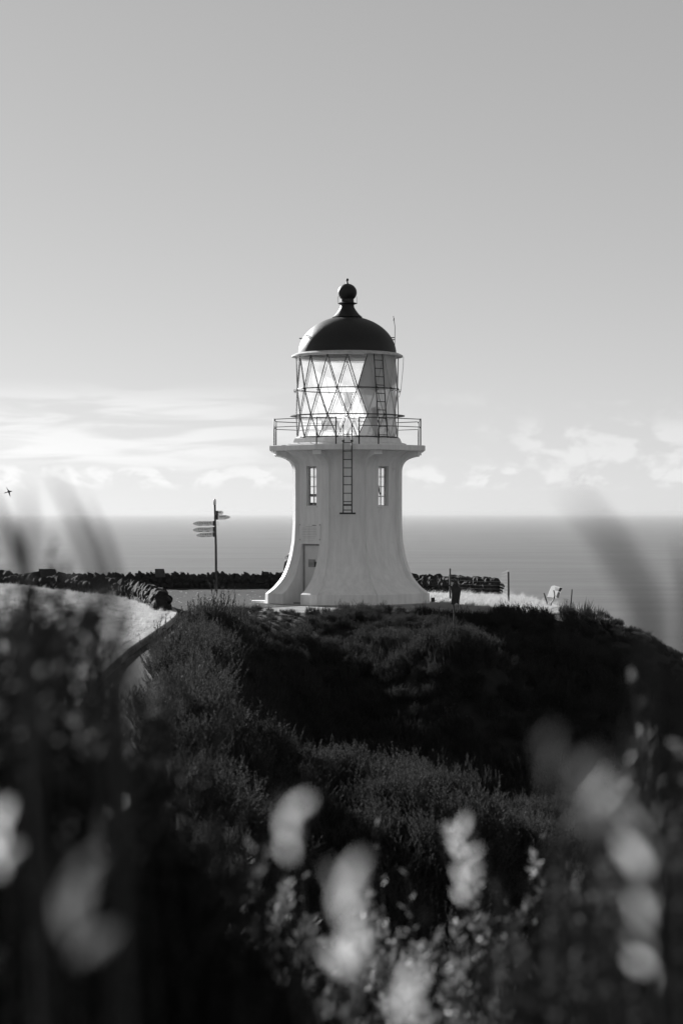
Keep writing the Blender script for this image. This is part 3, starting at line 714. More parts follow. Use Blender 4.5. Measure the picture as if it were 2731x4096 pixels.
# ------------------------------------------------------------------ right-hand fence, stakes and leaning sign
def stake(name, x0, y0, x1, y1, d, r, label, group=None):
    """pixel top -> pixel base at distance d"""
    a, b = px(x0, y0, d), px(x1, y1, d); b.z = min(b.z, float(height(b.x, b.y)))-0.05
    o = MB().tube([Vector((0, 0, 0)), (a-b)*0.5+Vector((0.006, 0.004, 0)), a-b], [r*1.1, r, r*0.92], 9).build(name, M['wood'], None, b, smooth=True)
    tag(o, label, 'stake', group); return o
def build_fence():
    pa, pb, pc_ = px(1800, 2274, 68), px(2033, 2287, 66), px(1985, 2386, 70.5)
    root = empty('wire_fence', (pa.x, pa.y, 0)); tag(root, 'thin wire netting fence on two slim dark posts right of the lighthouse', 'fence')
    g = [Vector((p.x, p.y, float(height(p.x, p.y))-0.05)) for p in (pa, pb)]
    for top, b in ((pa, g[0]), (pb, g[1])):
        MB().tube([b-root.location, Vector((b.x, b.y, top.z))-root.location+Vector((-0.01, 0, 0))], 0.030, 8).build('post', M['wood'], root, smooth=True)
    endp = Vector((5.3, 71.9, 0.0))
    for i in range(9):
        z = 0.08+0.115*i
        MB().tube([Vector((g[0].x, g[0].y, z))-root.location, Vector(((g[0].x+g[1].x)/2, (g[0].y+g[1].y)/2, z-0.03))-root.location, Vector((g[1].x, g[1].y, z))-root.location], 0.0022, 4).build('wire', M['rim'], root)
        MB().tube([Vector((g[1].x, g[1].y, z))-root.location, Vector((endp.x+0.1*i/9, endp.y, z*0.75))-root.location], 0.0022, 4).build('wire', M['rim'], root)
build_fence()
stake('fence_stake', 2174, 2372, 2191, 2424, 64, 0.022, 'short dark stake leaning left beside the bent sign', 'loose stakes on the headland')
stake('fence_stake', 2286, 2357, 2278, 2430, 64, 0.021, 'dark stake standing right of the bent sign at the slope edge', 'loose stakes on the headland')
stake('fence_stake', 2685, 2590, 2682, 2668, 61, 0.022, 'slim dark stake at the far right low on the slope', 'loose stakes on the headland')
def build_leaning_sign():
    d = 64.0; b = px(2203, 2420, d); root = empty('leaning_sign', b); tag(root, 'small white sign board leaning on a bent pole at the slope edge', 'sign')
    q = lambda x, y, dy=0.0: px(x, y, d)-b+Vector((0, dy, 0))
    MB().tube([q(2203, 2426), q(2203, 2412), q(2211, 2402), q(2217, 2385), q(2216, 2372), q(2213, 2361)], 0.017, 8).build('pole', M['iron'], root, smooth=True)
    def pan(name, pts, mat, off, parent, th=0.012):
        v = [q(x, y, off) for x, y in pts]; n = len(v); w = [p+Vector((0, th, 0)) for p in v]
        return MB().add(v+w, [tuple(range(n)), tuple(range(2*n-1, n-1, -1))]+[(i, (i+1) % n, (i+1) % n+n, i+n) for i in range(n)]).build(name, mat, parent)
    pl = pan('sign_panel', [(2187, 2387), (2203, 2347), (2208, 2343), (2216, 2342), (2248, 2351), (2233, 2394)], M['signwhite'], 0.03, root)
    pan('dark_field', [(2231, 2366), (2237, 2350), (2248, 2352), (2241, 2367)], M['dark'], 0.022, pl, 0.005)
    pan('grey_field', [(2222, 2389), (2230, 2368), (2240, 2369), (2233, 2393)], M['grey'], 0.022, pl, 0.005)
    for y in (2352, 2357, 2361): pan('text_row', [(2218, y), (2218.5, y-2), (2233, y), (2232.5, y+2)], M['grey'], 0.022, pl, 0.005)
build_leaning_sign()
def build_dark_board():
    d = 54.0; b = px(1817, 2490, d); b.z = float(height(b.x, b.y)); root = empty('board_on_stake', b)
    tag(root, 'dark weathered board with ragged top on a thin stake in the scrub', 'board')
    q = lambda x, y, dy=0.0: px(x, y, d)-b+Vector((0, dy, 0))
    MB().tube([Vector((0, 0, -0.1)), q(1815, 2450), q(1811, 2400), q(1803, 2345)], 0.018, 8).build('stake', M['wood'], root, smooth=True)
    pts = [(1800, 2416), (1803, 2375), (1797, 2350), (1786, 2341), (1792, 2338), (1806, 2346), (1812, 2330), (1820, 2336), (1824, 2325), (1828, 2318), (1833, 2330), (1836, 2344), (1850, 2352), (1847, 2368), (1838, 2418), (1826, 2412), (1812, 2420)]
    v = [q(1815+(x-1815)*0.8, y, -0.03) for x, y in pts]; n = len(v); w = [p+Vector((0.01, 0.06, 0)) for p in v]
    MB().add(v+w, [tuple(range(n)), tuple(range(2*n-1, n-1, -1))]+[(i, (i+1) % n, (i+1) % n+n, i+n) for i in range(n)]).build('panel', M['dark'], root)
build_dark_board()

# ------------------------------------------------------------------ birds
def bird(name, x, y, d, span_px, roll, label, flat=False):
    c = px(x, y, d); s = span_px/FPX*d
    if flat:      # gliding away low over the wall: shallow V seen end-on
        v = [(-.5, 0, .10), (-.25, 0.02, .0), (0, 0, -.10), (.25, 0.02, -.01), (.5, 0, .07), (-.25, .1, -.04), (.25, .1, -.05), (0, .16, -.12), (0, -.2, -.08), (0, 0, -.20), (0, .3, -.1)]
        f = [(0, 1, 5), (1, 2, 5), (5, 2, 7), (4, 6, 3), (3, 6, 2), (6, 7, 2), (8, 2, 9), (9, 2, 10), (8, 9, 1), (8, 3, 9)]
    else:         # swallow banking: scythe wings and forked tail in the local xz plane
        v = [(.36, 0, .05), (.10, -.03, .09), (.10, -.03, -.06), (.02, .0, .02), (-.02, -.05, .02),
             (-.02, .0, .16), (-.32, .06, .50), (-.16, .03, .22), (-.10, 0, .06),
             (.10, .0, -.10), (.14, .06, -.55), (-.0, .03, -.24), (-.08, 0, -.06),
             (-.24, 0, -.05), (-.50, .02, -.02), (-.36, .01, -.09), (-.52, .02, -.18), (-.22, 0, -.11), (.24, -.02, .10), (.24, -.02, .0)]
        f = [(0, 18, 19), (18, 1, 2, 19), (1, 8, 12, 2), (1, 5, 8), (5, 6, 7), (5, 7, 8), (2, 12, 9), (9, 12, 11), (9, 11, 10), (8, 13, 17, 12), (13, 14, 15), (13, 15, 17), (15, 16, 17), (1, 4, 2), (18, 4, 1), (18, 19, 4), (19, 2, 4)]
    mb = MB(); mb.add([Vector(p)*s for p in v], f); o = mb.build(name, M['dark'], None, c, (0, roll, 0)); 
    sm = o.modifiers.new('thickness', 'SOLIDIFY'); sm.thickness = 0.012*s/0.3
    tag(o, label, 'bird', 'birds over the headland'); return o
bird('swallow', 37, 1967, 80, 40, 0.0, 'dark swallow with forked tail banking in the sky at the left edge')
bird('small_bird', 604, 2283, 77, 12, 0.0, 'tiny bird gliding just above the wall left of the dark plaque', True)

# ------------------------------------------------------------------ person half hidden behind the tower
def build_person():
    b = Vector((-1.645, 69.2, 0)); root = empty('person', b)
    tag(root, 'person in dark clothes with windblown hair standing half hidden behind the lighthouse', 'person')
    V = [(0, 0, .80), (0, 0, .98), (0, .01, 1.12), (0, 0, 1.21), (0, -.01, 1.27), (0, -.015, 1.36), (0, -.02, 1.42),
         (.08, 0, .76), (.09, 0, .42), (.09, .02, .08), (.09, -.13, .035), (-.08, 0, .76), (-.10, -.03, .42), (-.11, .02, .08), (-.11, -.13, .035),
         (.15, 0, 1.19), (.21, .02, .95), (.19, -.10, .76), (.18, -.16, .70), (-.15, 0, 1.19), (-.20, .02, .95), (-.17, -.10, .76), (-.16, -.16, .70)]
    E = [(0, 1), (1, 2), (2, 3), (3, 4), (4, 5), (5, 6), (0, 7), (7, 8), (8, 9), (9, 10), (0, 11), (11, 12), (12, 13), (13, 14), (3, 15), (15, 16), (16, 17), (17, 18), (3, 19), (19, 20), (20, 21), (21, 22)]
    Rr = [.13, .115, .13, .10, .05, .082, .06, .085, .058, .042, .035, .085, .058, .042, .035, .058, .042, .033, .030, .058, .042, .033, .030]
    me = bpy.data.meshes.new('body'); me.from_pydata(V, E, []); me.materials.append(M['cloth'])
    o = link('body', me, root); sk = o.modifiers.new('skin', 'SKIN'); ss = o.modifiers.new('sub', 'SUBSURF'); ss.levels = 2; ss.render_levels = 2
    for i, vtx in enumerate(me.skin_vertices[0].data):
        vtx.radius = (Rr[i], Rr[i]*(0.72 if i < 4 else 1)); vtx.use_root = (i == 0)
    mb = MB()
    rng = random.Random(5)
    mb.lathe([(0, 1.49), (0.06, 1.475), (0.098, 1.42), (0.10, 1.36), (0.085, 1.30)], 16); mb.build('hair', M['hair'], root, (0, 0.0, 0), smooth=True)
    mb = MB()
    for i in range(26):
        p = Vector((-0.08+rng.uniform(-.03, .03), rng.uniform(-.07, .07), 1.40+rng.uniform(-.07, .05)))
        q = p+Vector((-rng.uniform(.05, .10), rng.uniform(-.03, .03), -rng.uniform(0, .05))); e = q+Vector((-rng.uniform(.03, .09), 0, -rng.uniform(.02, .09)))
        mb.tube([p, q, e], [0.008, 0.006, 0.002], 4, False)
    o = mb.build('windblown_strands', M['hair'], root); o['kind'] = 'stuff'
M['cloth'] = mat_simple('dark_cloth', 0.03, 0.9, 0.1); M['hair'] = mat_leaf('fair_hair', 0.30, 0.5, 0.4, 0.4, 0.4, 0.1)
build_person()

# ------------------------------------------------------------------ vegetation
def plant_arrays(rng, twigs, leaf_len, leaf_w, per, start=0.25, stem_r=0.004, elev=(0.5, 1.0), fold=True, tip_bias=0.0, leaf_shape='ellipse'):
    """twigs: list of (base, control, tip) points. returns (leaf verts, leaf faces, stem verts, stem faces)"""
    LV = []; LF = []; SV = []; SF = []
    for b, c, t in twigs:
        b, c, t = np.array(b), np.array(c), np.array(t)
        L = np.linalg.norm(t-b)
        ss = np.linspace(0, 1, 6)
        P = ((1-ss)**2)[:, None]*b+(2*ss*(1-ss))[:, None]*c+(ss**2)[:, None]*t
        d = P[-1]-P[0]; side = np.cross(d, [0.3, 0.9, 0.2]); side /= (np.linalg.norm(side)+1e-9); oth = np.cross(d/np.linalg.norm(d), side)
        o = len(SV)
        for i, p in enumerate(P):
            r = stem_r*(1-0.8*ss[i])
            for a in (0, 2.094, 4.189): SV.append(p+(side*math.cos(a)+oth*math.sin(a))*r)
        for i in range(5):
            for k in range(3): SF.append((o+i*3+k, o+i*3+(k+1) % 3, o+(i+1)*3+(k+1) % 3, o+(i+1)*3+k))
        for j in range(per):
            s = start+(1-start)*((j+rng.random())/per)**(1-tip_bias)
            p = (1-s)**2*b+2*s*(1-s)*c+s*s*t
            tg = 2*(1-s)*(c-b)+2*s*(t-c); tg /= np.linalg.norm(tg)+1e-9
            az = rng.random()*6.283
            sd = side*math.cos(az)+oth*math.sin(az); e = rng.uniform(*elev)
            dr = tg*math.sin(e)+sd*math.cos(e); dr /= np.linalg.norm(dr)
            wd = np.cross(dr, tg+0.3*rng.standard_normal(3)); wd /= np.linalg.norm(wd)+1e-9
            nn = np.cross(dr, wd)
            ll = leaf_len*rng.uniform(0.6, 1.2)*(1-0.3*s); w = leaf_w*ll/leaf_len*0.5
            o = len(LV)
            if fold:
                q = [p, p+dr*ll*.35+wd*w*.9+nn*w*.25, p+dr*ll*.72+wd*w*.75+nn*w*.2, p+dr*ll-nn*ll*.06, p+dr*ll*.72-wd*w*.75+nn*w*.2, p+dr*ll*.35-wd*w*.9+nn*w*.25]
                LV += q; LF += [(o, o+1, o+2, o+3), (o, o+3, o+4, o+5)]
            else:
                LV += [p, p+dr*ll*.5+wd*w, p+dr*ll, p+dr*ll*.5-wd*w]; LF.append((o, o+1, o+2, o+3))
    return LV, LF, SV, SF
def mesh_np(name, V, F, mat, smooth=False):
    me = bpy.data.meshes.new(name); me.from_pydata([tuple(map(float, p)) for p in V], [], F); me.materials.append(mat)
    if smooth: me.polygons.foreach_set('use_smooth', np.ones(len(F), bool))
    me.update(); return me
def joined(name, LV, LF, SV, SF, lm, sm):
    o = len(LV); me = bpy.data.meshes.new(name); F = LF+[tuple(i+o for i in f) for f in SF]
    me.from_pydata([tuple(map(float, p)) for p in LV+SV], [], F); me.materials.append(lm); me.materials.append(sm)
    me.polygons.foreach_set('material_index', np.array([0]*len(LF)+[1]*len(SF), np.int32)); me.update(); return me
def heath_twigs(rng, n, h, rad, lean=(0, 0)):
    tw = []
    for i in range(n):
        a = rng.random()*6.283; q = math.sqrt(rng.random()); b = np.array([math.cos(a)*q*rad*.35, math.sin(a)*q*rad*.35, 0.0])
        L = h*rng.uniform(0.55, 1.0)*(1-0.30*q*q)*(1.3 if rng.random() < .12 else 1)
        t = np.array([math.cos(a)*q*rad+lean[0]*L, math.sin(a)*q*rad+lean[1]*L, L]); c = np.array([math.cos(a)*q*rad*.8, math.sin(a)*q*rad*.8, L*.45])
        t += rng.standard_normal(3)*0.03
        tw.append((b, c, t))
        for _ in range(2):     # side shoots
            s = rng.uniform(.45, .8); p = (1-s)**2*b+2*s*(1-s)*c+s*s*t
            e = p+np.array([rng.normal()*.06-.03, rng.normal()*.06, rng.uniform(.18, .36)*h]); tw.append((p, (p+e)/2+rng.standard_normal(3)*.02, e))
    return tw
def gn_scatter(name, pts, protos, label, loc=(0, 0, 0)):
    """one object of kind stuff: instances of the prototype meshes on points (x, y, z, rx, ry, rz, scale, index)"""
    coll = bpy.data.collections.new(name+'_kinds')
    for i, me in enumerate(protos): coll.objects.link(bpy.data.objects.new('%s_kind_%02d' % (name, i), me))
    A = np.array(pts, float); me = bpy.data.meshes.new(name); me.from_pydata(A[:, :3].tolist(), [], [])
    at = me.attributes.new('rot', 'FLOAT_VECTOR', 'POINT'); at.data.foreach_set('vector', A[:, 3:6].ravel())
    at = me.attributes.new('scl', 'FLOAT', 'POINT'); at.data.foreach_set('value', A[:, 6])
    at = me.attributes.new('idx', 'INT', 'POINT'); at.data.foreach_set('value', A[:, 7].astype(np.int32))
    o = link(name, me); ng = bpy.data.node_groups.new(name, 'GeometryNodeTree')
    ng.interface.new_socket('Geometry', in_out='INPUT', socket_type='NodeSocketGeometry'); ng.interface.new_socket('Geometry', in_out='OUTPUT', socket_type='NodeSocketGeometry')
    N = ng.nodes; gi = N.new('NodeGroupInput'); go = N.new('NodeGroupOutput'); ip = N.new('GeometryNodeInstanceOnPoints'); ci = N.new('GeometryNodeCollectionInfo')
    ci.inputs['Collection'].default_value = coll; ci.inputs['Separate Children'].default_value = True; ci.inputs['Reset Children'].default_value = True
    def na(nm, ty): n = N.new('GeometryNodeInputNamedAttribute'); n.data_type = ty; n.inputs['Name'].default_value = nm; return n.outputs['Attribute']
    l = ng.links.new
    l(gi.outputs[0], ip.inputs['Points']); l(ci.outputs[0], ip.inputs['Instance']); ip.inputs['Pick Instance'].default_value = True
    l(na('idx', 'INT'), ip.inputs['Instance Index']); l(na('rot', 'FLOAT_VECTOR'), ip.inputs['Rotation']); l(na('scl', 'FLOAT'), ip.inputs['Scale'])
    l(ip.outputs[0], go.inputs[0])
    md = o.modifiers.new('scatter', 'NODES'); md.node_group = ng
    tag(o, label, kind='stuff'); return o
rng = np.random.default_rng(11)
HEATH = []
for q in range(5):
    tw = heath_twigs(rng, [70, 80, 60, 75, 65][q], [0.62, 0.55, 0.72, 0.5, 0.66][q], [0.42, 0.48, 0.36, 0.5, 0.4][q], lean=(-0.16, -0.05))
    HEATH.append(joined('heath', *plant_arrays(rng, tw, 0.050, 0.010, 22, 0.15, 0.004, (0.85, 1.3), False), M['heath'], M['twig']))
def heath_points():
    pts = []; st = 0.40
    for y in np.arange(6.5, 64.5, st):
        for x in np.arange(-4.2, 13, st):
            X = x+rng.uniform(-.5, .5)*st*1.2; Y = y+rng.uniform(-.5, .5)*st*1.2
            k = float(kerb_x(Y))+PW
            if X < k+(0.25 if (Y < 24 or Y > 56) else -0.12)+0.45*float(vnoise(X, Y, 0.7, 21)): continue
            if abs(X) > (Y*0.17+1.6) : continue
            top = 61.3+0.35*math.sin(X*2.1)+(2.5 if X > 7.0 else 0)
            if Y > top: continue
            if 2.6 < X < 7.0 and Y > 60.5+0.3*math.sin(X*3): continue
            z = float(height(X, Y))
            if z < -8: continue
            cl = 0.5+0.5*float(vnoise(X, Y, 0.9, 7)); cl2 = 0.5+0.5*float(vnoise(X, Y, 2.3, 9))
            sc = 0.42+1.05*cl*cl2+0.38*rng.random()
            if Y > 57: sc *= 0.62+0.06*(61-Y)/4
            if X > 6.8: sc *= 0.75
            if Y > 47 and X < -1.2: sc *= 0.72
            if Y > 52 and X < -1.2: sc *= 0.78
            if X < k+0.5 and Y > 24: sc *= 1.25
            if Y < 12: sc *= 0.9
            pts.append((X, Y, z-0.05, rng.uniform(-.15, .15), rng.uniform(-.15, .15), rng.uniform(0, 6.28), sc, rng.integers(0, 5)))
    return pts
HP = heath_points()
gn_scatter('heath_scrub', HP, HEATH, 'dense dark heath scrub covering the bank below the lighthouse')
# short dry grass
def tuft(rng, n, h, r, wid):
    V = []; F = []
    for i in range(n):
        a = rng.random()*6.283; q = r*math.sqrt(rng.random()); b = np.array([math.cos(a)*q, math.sin(a)*q, 0]); L = h*rng.uniform(.5, 1.1)
        d = np.array([rng.normal()*.35+0.25, rng.normal()*.35-0.12, 1.0]); d /= np.linalg.norm(d); w = np.array([math.cos(a+1.5), math.sin(a+1.5), 0])*wid
        m = b+d*L*.55; t = m+(d+np.array([.25, -.1, -.25]))*L*.45; o = len(V)
        V += [b-w, b+w, m+w*.7, m-w*.7, t]; F += [(o, o+1, o+2, o+3), (o+3, o+2, o+4)]
    return V, F
TUFTS = [mesh_np('tuft', *tuft(rng, 26, h, 0.10, 0.0035), M['straw']) for h in (0.09, 0.12, 0.16, 0.11)]
TALL = [mesh_np('tuft', *tuft(rng, 22, h, 0.07, 0.004), M['straw']) for h in (0.26, 0.34, 0.22)]
gp = []
for y in np.arange(22, 70, 0.2):
    for x in np.arange(-11.5, -2.5, 0.2):
        X = x+rng.uniform(-.1, .1); Y = y+rng.uniform(-.1, .1); k = float(kerb_x(Y))
        if X > k-0.24 or abs(X) > Y*0.165+0.6: continue
        if X < -4.85 and Y > float(wall_y(X))-0.25: continue
        if X > -4.85 and Y > 58.5: continue
        n = float(vnoise(X, Y, 0.8, 12))
        if rng.random() > 0.75+0.3*n: continue
        near_wall = X < -4.85 and Y > float(wall_y(X))-0.8
        gp.append((X, Y, float(height(X, Y))-0.01, 0, 0, rng.uniform(-.6, .6), rng.uniform(.7, 1.2), rng.integers(4, 7) if near_wall and rng.random() < .5 else rng.integers(0, 4)))
for _ in range(5200):
    X = rng.uniform(2.2, 8.0); Y = rng.uniform(61.0, 73)
    if Y > 73.4-(X-4)*0.8 and X < 6.0: continue
    if rng.random() < 0.12: idx = rng.integers(4, 7)
    else: idx = rng.integers(0, 4)
    if math.hypot(X-LX, Y-LY) < 2.9: continue
    gp.append((X, Y, float(height(X, Y))-0.01, 0, 0, rng.uniform(-.6, .6), rng.uniform(.6, 1.0), idx))
for _ in range(260):      # tufts growing in the paving and along the wall foot
    X = rng.uniform(-6.5, 2.0); Y = 60+16*rng.random()
    if math.hypot(X-LX, Y-LY) < 2.9 or (X < -4.85 and Y < float(wall_y(X))): continue
    gp.append((X, Y, 0.005, 0, 0, rng.uniform(-.6, .6), rng.uniform(.15, .4), rng.integers(0, 4)))
gn_scatter('dry_grass', gp, TUFTS+TALL, 'short pale dry grass on the lawn and along the headland edge')

# flax-like plants with stiff blades on the right-hand slope
def blade(V, F, b, t, bend, w, n=5):
    b, t = Vector(b), Vector(t); sd = (t-b).cross(Vector((0, 1, 0.2))).normalized(); o = len(V)
    for i in range(n+1):
        s = i/n; p = b.lerp(t, s)+Vector(bend)*4*s*(1-s)*0.5+Vector((0, 0, 0)); ww = w*(1-s**2.2)*(0.6+0.8*min(1, s*3)*0.5); nn = Vector((0, ww*0.5, 0))
        V += [tuple(p-sd*ww), tuple(p-nn*0.6), tuple(p+sd*ww)]
    for i in range(n):
        a = o+i*3; F += [(a, a+1, a+4, a+3), (a+1, a+2, a+5, a+4)]
def flax(x, y, d, label, n, hgt, spread, seed, wid=0.012, lean=0.1):
    r = random.Random(seed); b = px(x, y, d); b.z = min(b.z, float(height(b.x, b.y))+0.25); root = empty('flax_plant', b); tag(root, label, 'flax plant', 'spiky plants on the right-hand slope')
    root.location.z = float(height(b.x, b.y))-0.02; up = b.z-root.location.z
    for i in range(n):
        V = []; F = []; a = r.uniform(0, 6.28); q = r.random(); L = (1.3*hgt*r.uniform(.55, 1.0))+up
        blade(V, F, (0.03*math.cos(a), 0.03*math.sin(a), 0), (math.cos(a)*q*spread+lean*L, math.sin(a)*q*spread, L*(1-.25*q)), (math.cos(a)*q*.10, 0, .05), wid)
        link('blade', mesh_np('blade', V, F, M['flax']), root)
flax(2335, 2452, 61, 'spiky flax clump at the top of the right slope beside the last stake', 26, .42, .30, 1)
flax(2375, 2478, 60.5, 'wider spiky flax clump just below the topmost one on the right slope', 26, .40, .32, 2)
flax(2420, 2520, 60, 'spiky flax clump halfway down the right slope under two pale stalks', 26, .36, .34, 3)
flax(2455, 2548, 60, 'low feathery flax clump on the right slope above the pointed spike', 24, .34, .22, 4, wid=0.007)
flax(2480, 2562, 60, 'small curled flax clump just left of the pointed spike', 16, .22, .24, 5, wid=0.008)
flax(2540, 2605, 60, 'sparse flax clump beside the pale rock low on the right slope', 9, .24, .22, 6, wid=0.007)
flax(2620, 2640, 60, 'dark tufted clump near the slim stake at the far right', 18, .26, .18, 7, wid=0.006)
flax(2710, 2668, 60, 'dark tufted clump at the right edge of the frame on the slope', 18, .26, .18, 8, wid=0.006)
def spike(name, x0, y0, x1, y1, d, w, mat, label, cat, group=None):
    a, b = px(x0, y0, d), px(x1, y1, d); g = Vector((b.x, b.y, min(b.z, float(height(b.x, b.y))-0.02)))
    o = MB().tube([Vector((0, 0, 0)), (b-g)+(a-b)*.35, a-g], [w, w*.8, w*.06], 7).build(name, mat, None, g, smooth=True); tag(o, label, cat, group)
spike('flower_spike', 2496, 2510, 2492, 2570, 60, 0.038, M['flax'], 'single dark pointed spike rising from the right slope', 'plant')
spike('pale_stalk', 2423, 2438, 2410, 2466, 60.5, 0.011, M['straw'], 'bright straw stalk on the right slope, the upper of two', 'dead stalk', 'bright dead stalks')
spike('pale_stalk', 2440, 2479, 2432, 2502, 60, 0.011, M['straw'], 'bright straw stalk on the right slope, the lower of two', 'dead stalk', 'bright dead stalks')
spike('leaning_stick', 2554, 2560, 2538, 2590, 60, 0.014, M['twig'], 'dark stick leaning right beside the pale rock', 'stick')
def rock(x, y, d, sx, sy, sz, label):
    b = px(x, y, d); o = link('rock', STONES[3].copy(), None, (b.x, b.y, float(height(b.x, b.y))+0.10), (0.1, 0.35, 0.4), (sx, sy, sz)); o.data.materials.clear(); o.data.materials.append(M['rock']); tag(o, label, 'rock', 'pale rocks on the right slope')
M['rock'] = mat_simple('pale_lichen_rock', 0.20, 0.9, 0.2, noise=0.5, scale=5, bump=0.8, bscale=12)
rock(2565, 2596, 61, 0.62, 0.5, 0.22, 'long pale rock showing on the right slope')
rock(2672, 2642, 61, 0.34, 0.3, 0.18, 'small pale rock beside the slim far right stake')

# ---- dark undergrowth on the bank right below the camera
UNDER = []
for q in range(4):
    tw = heath_twigs(rng, 42, [1.25, 1.35, 1.2, 1.3][q], [0.26, 0.30, 0.28, 0.24][q], lean=(-0.05, 0.0))
    LVm = max(p[2][2] for p in tw); tw = [tuple(np.array(p_)/LVm for p_ in t_) for t_ in tw]
    UNDER.append(joined('undergrowth', *plant_arrays(rng, tw, 0.026, 0.010, 36, 0.15, 0.003, (0.5, 1.1), False), M['shaded_leaf'], M['twig']))
TOPX = [-300, -100, 0, 70, 150, 330, 600, 800, 1000, 1300, 1600, 1900, 2200, 2400, 2560, 2680, 2760, 2900]
TOPY = [2080, 2150, 2300, 2560, 2860, 3060, 3090, 3300, 3620, 3950, 4050, 3950, 3880, 3520, 3060, 2800, 2700, 2600]
up = []
for k in range(300):
    x = -330+3300*((k*0.6180339) % 1.0)
    if k >= 230: x = -330+560*((k*0.6180339) % 1.0)
    d = rng.uniform(2.7, 4.6); yt = float(np.interp(x, TOPX, TOPY))+rng.uniform(0, 260)
    P_ = px(x, yt, d); g = float(height(P_.x, P_.y)); sc = (P_.z-g)
    if sc < 0.3: continue
    up.append((P_.x, P_.y, g-0.02, 0, 0, rng.uniform(0, 6.28), sc, rng.integers(0, 4)))
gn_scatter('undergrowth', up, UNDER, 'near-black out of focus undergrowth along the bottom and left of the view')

# ---- shrubs close to the camera, out of focus
def near_shrub(name, x, ytop, d, label, n, seed, rad=0.16, leaf=0.026, lw=0.011, per=26, mat='leaf', lean=(-0.06, 0.0), start=0.3, minh=0.55, group='out of focus shrubs round the camera'):
    r = np.random.default_rng(seed); top = px(x, ytop, d); gx, gy = top.x-lean[0]*1.5, d; g = float(height(gx, gy))-0.03; gx = top.x-lean[0]*(top.z-g)
    H = max(0.25, top.z-g); root = empty(name, (gx, gy, g)); tag(root, label, 'shrub', group)
    tw = []
    for i in range(n):
        a = r.random()*6.283; q = math.sqrt(r.random()); L = H*(1 if i == 0 else r.uniform(minh, 1.0)*(1-.12*q)); 
        b = np.array([math.cos(a)*q*rad*.5, math.sin(a)*q*rad*.5, 0]); t = np.array([math.cos(a)*q*rad+lean[0]*L, math.sin(a)*q*rad+lean[1]*L, L])
        c = np.array([b[0]*.7+t[0]*.3, b[1]*.7+t[1]*.3, L*.55]); tw.append((b, c, t))
        for _ in range(3):
            s = r.uniform(.5, .9); p = (1-s)**2*b+2*s*(1-s)*c+s*s*t; e = p+np.array([r.normal()*.05, r.normal()*.05, r.uniform(.07, .16)]); tw.append((p, (p+e)/2+r.standard_normal(3)*.01, e))
    LV, LF, SV, SF = plant_arrays(r, tw, leaf, lw, per, start, 0.0035, (0.35, 0.9), True)
    link('branches', mesh_np('branches', SV, SF, M['twig'], True), root); f = link('foliage', mesh_np('foliage', LV, LF, M[mat]), root); f['kind'] = 'stuff'
NEAR = [
 (-60, 2080, 2.5, 10, .12), (110, 2330, 2.7, 10, .13), (260, 2560, 3.0, 9, .13), (60, 2620, 3.4, 12, .2), (430, 2700, 3.2, 8, .12), (600, 2830, 3.6, 9, .13),
 (760, 3020, 3.8, 9, .14), (420, 3150, 4.2, 12, .25), (930, 3330, 4.4, 10, .16), (150, 3300, 3.6, 12, .2), (1120, 3330, 4.6, 11, .18), (650, 3500, 3.6, 12, .22),
 (1330, 3560, 4.4, 12, .2), (1560, 3300, 5.2, 8, .14), (1700, 3430, 4.8, 11, .17), (1880, 3270, 5.0, 10, .13), (2050, 3360, 4.8, 9, .14), (1950, 3620, 4.0, 12, .2),
 (2230, 3480, 4.2, 11, .17), (2420, 3150, 3.8, 9, .12), (2560, 2670, 3.6, 9, .10), (2690, 2560, 3.4, 10, .12), (2620, 3050, 3.4, 10, .14), (2700, 3500, 3.2, 12, .16), (1100, 3800, 3.4, 14, .24), (1650, 3850, 3.4, 14, .22), (2250, 3850, 3.2, 14, .2), (300, 3850, 3.0, 14, .2)]
ROWS = ['leftmost', 'second', 'third', 'fourth', 'fifth', 'sixth', 'seventh', 'eighth', 'ninth', 'tenth', 'eleventh', 'twelfth', 'thirteenth', 'fourteenth', 'fifteenth', 'sixteenth', 'seventeenth', 'eighteenth', 'nineteenth', 'twentieth', 'twenty-first', 'twenty-second', 'twenty-third', 'twenty-fourth', 'twenty-fifth', 'twenty-sixth', 'twenty-seventh', 'twenty-eighth', 'twenty-ninth', 'thirtieth']
order = sorted(range(len(NEAR)), key=lambda i: NEAR[i][0])
for rank, i in enumerate(order):
    x, yt, d, n, rad = NEAR[i]
    hgt = 'tall' if yt < 2800 else ('middling' if yt < 3350 else 'low')
    far = 1000 < x < 2350
    if far: d *= 1.45
    near_shrub('near_shrub', x, yt, d, '%s blurred leafy shrub in the foreground, %s of the row counted from the left' % (hgt, ROWS[rank]), n, 500+i, rad, mat='shaded_leaf' if (x < 700 and i % 2) else 'leaf', **(dict(leaf=.046, lw=.017, per=16) if far else (dict(leaf=.034, lw=.015, per=22) if x > 2350 else {})))

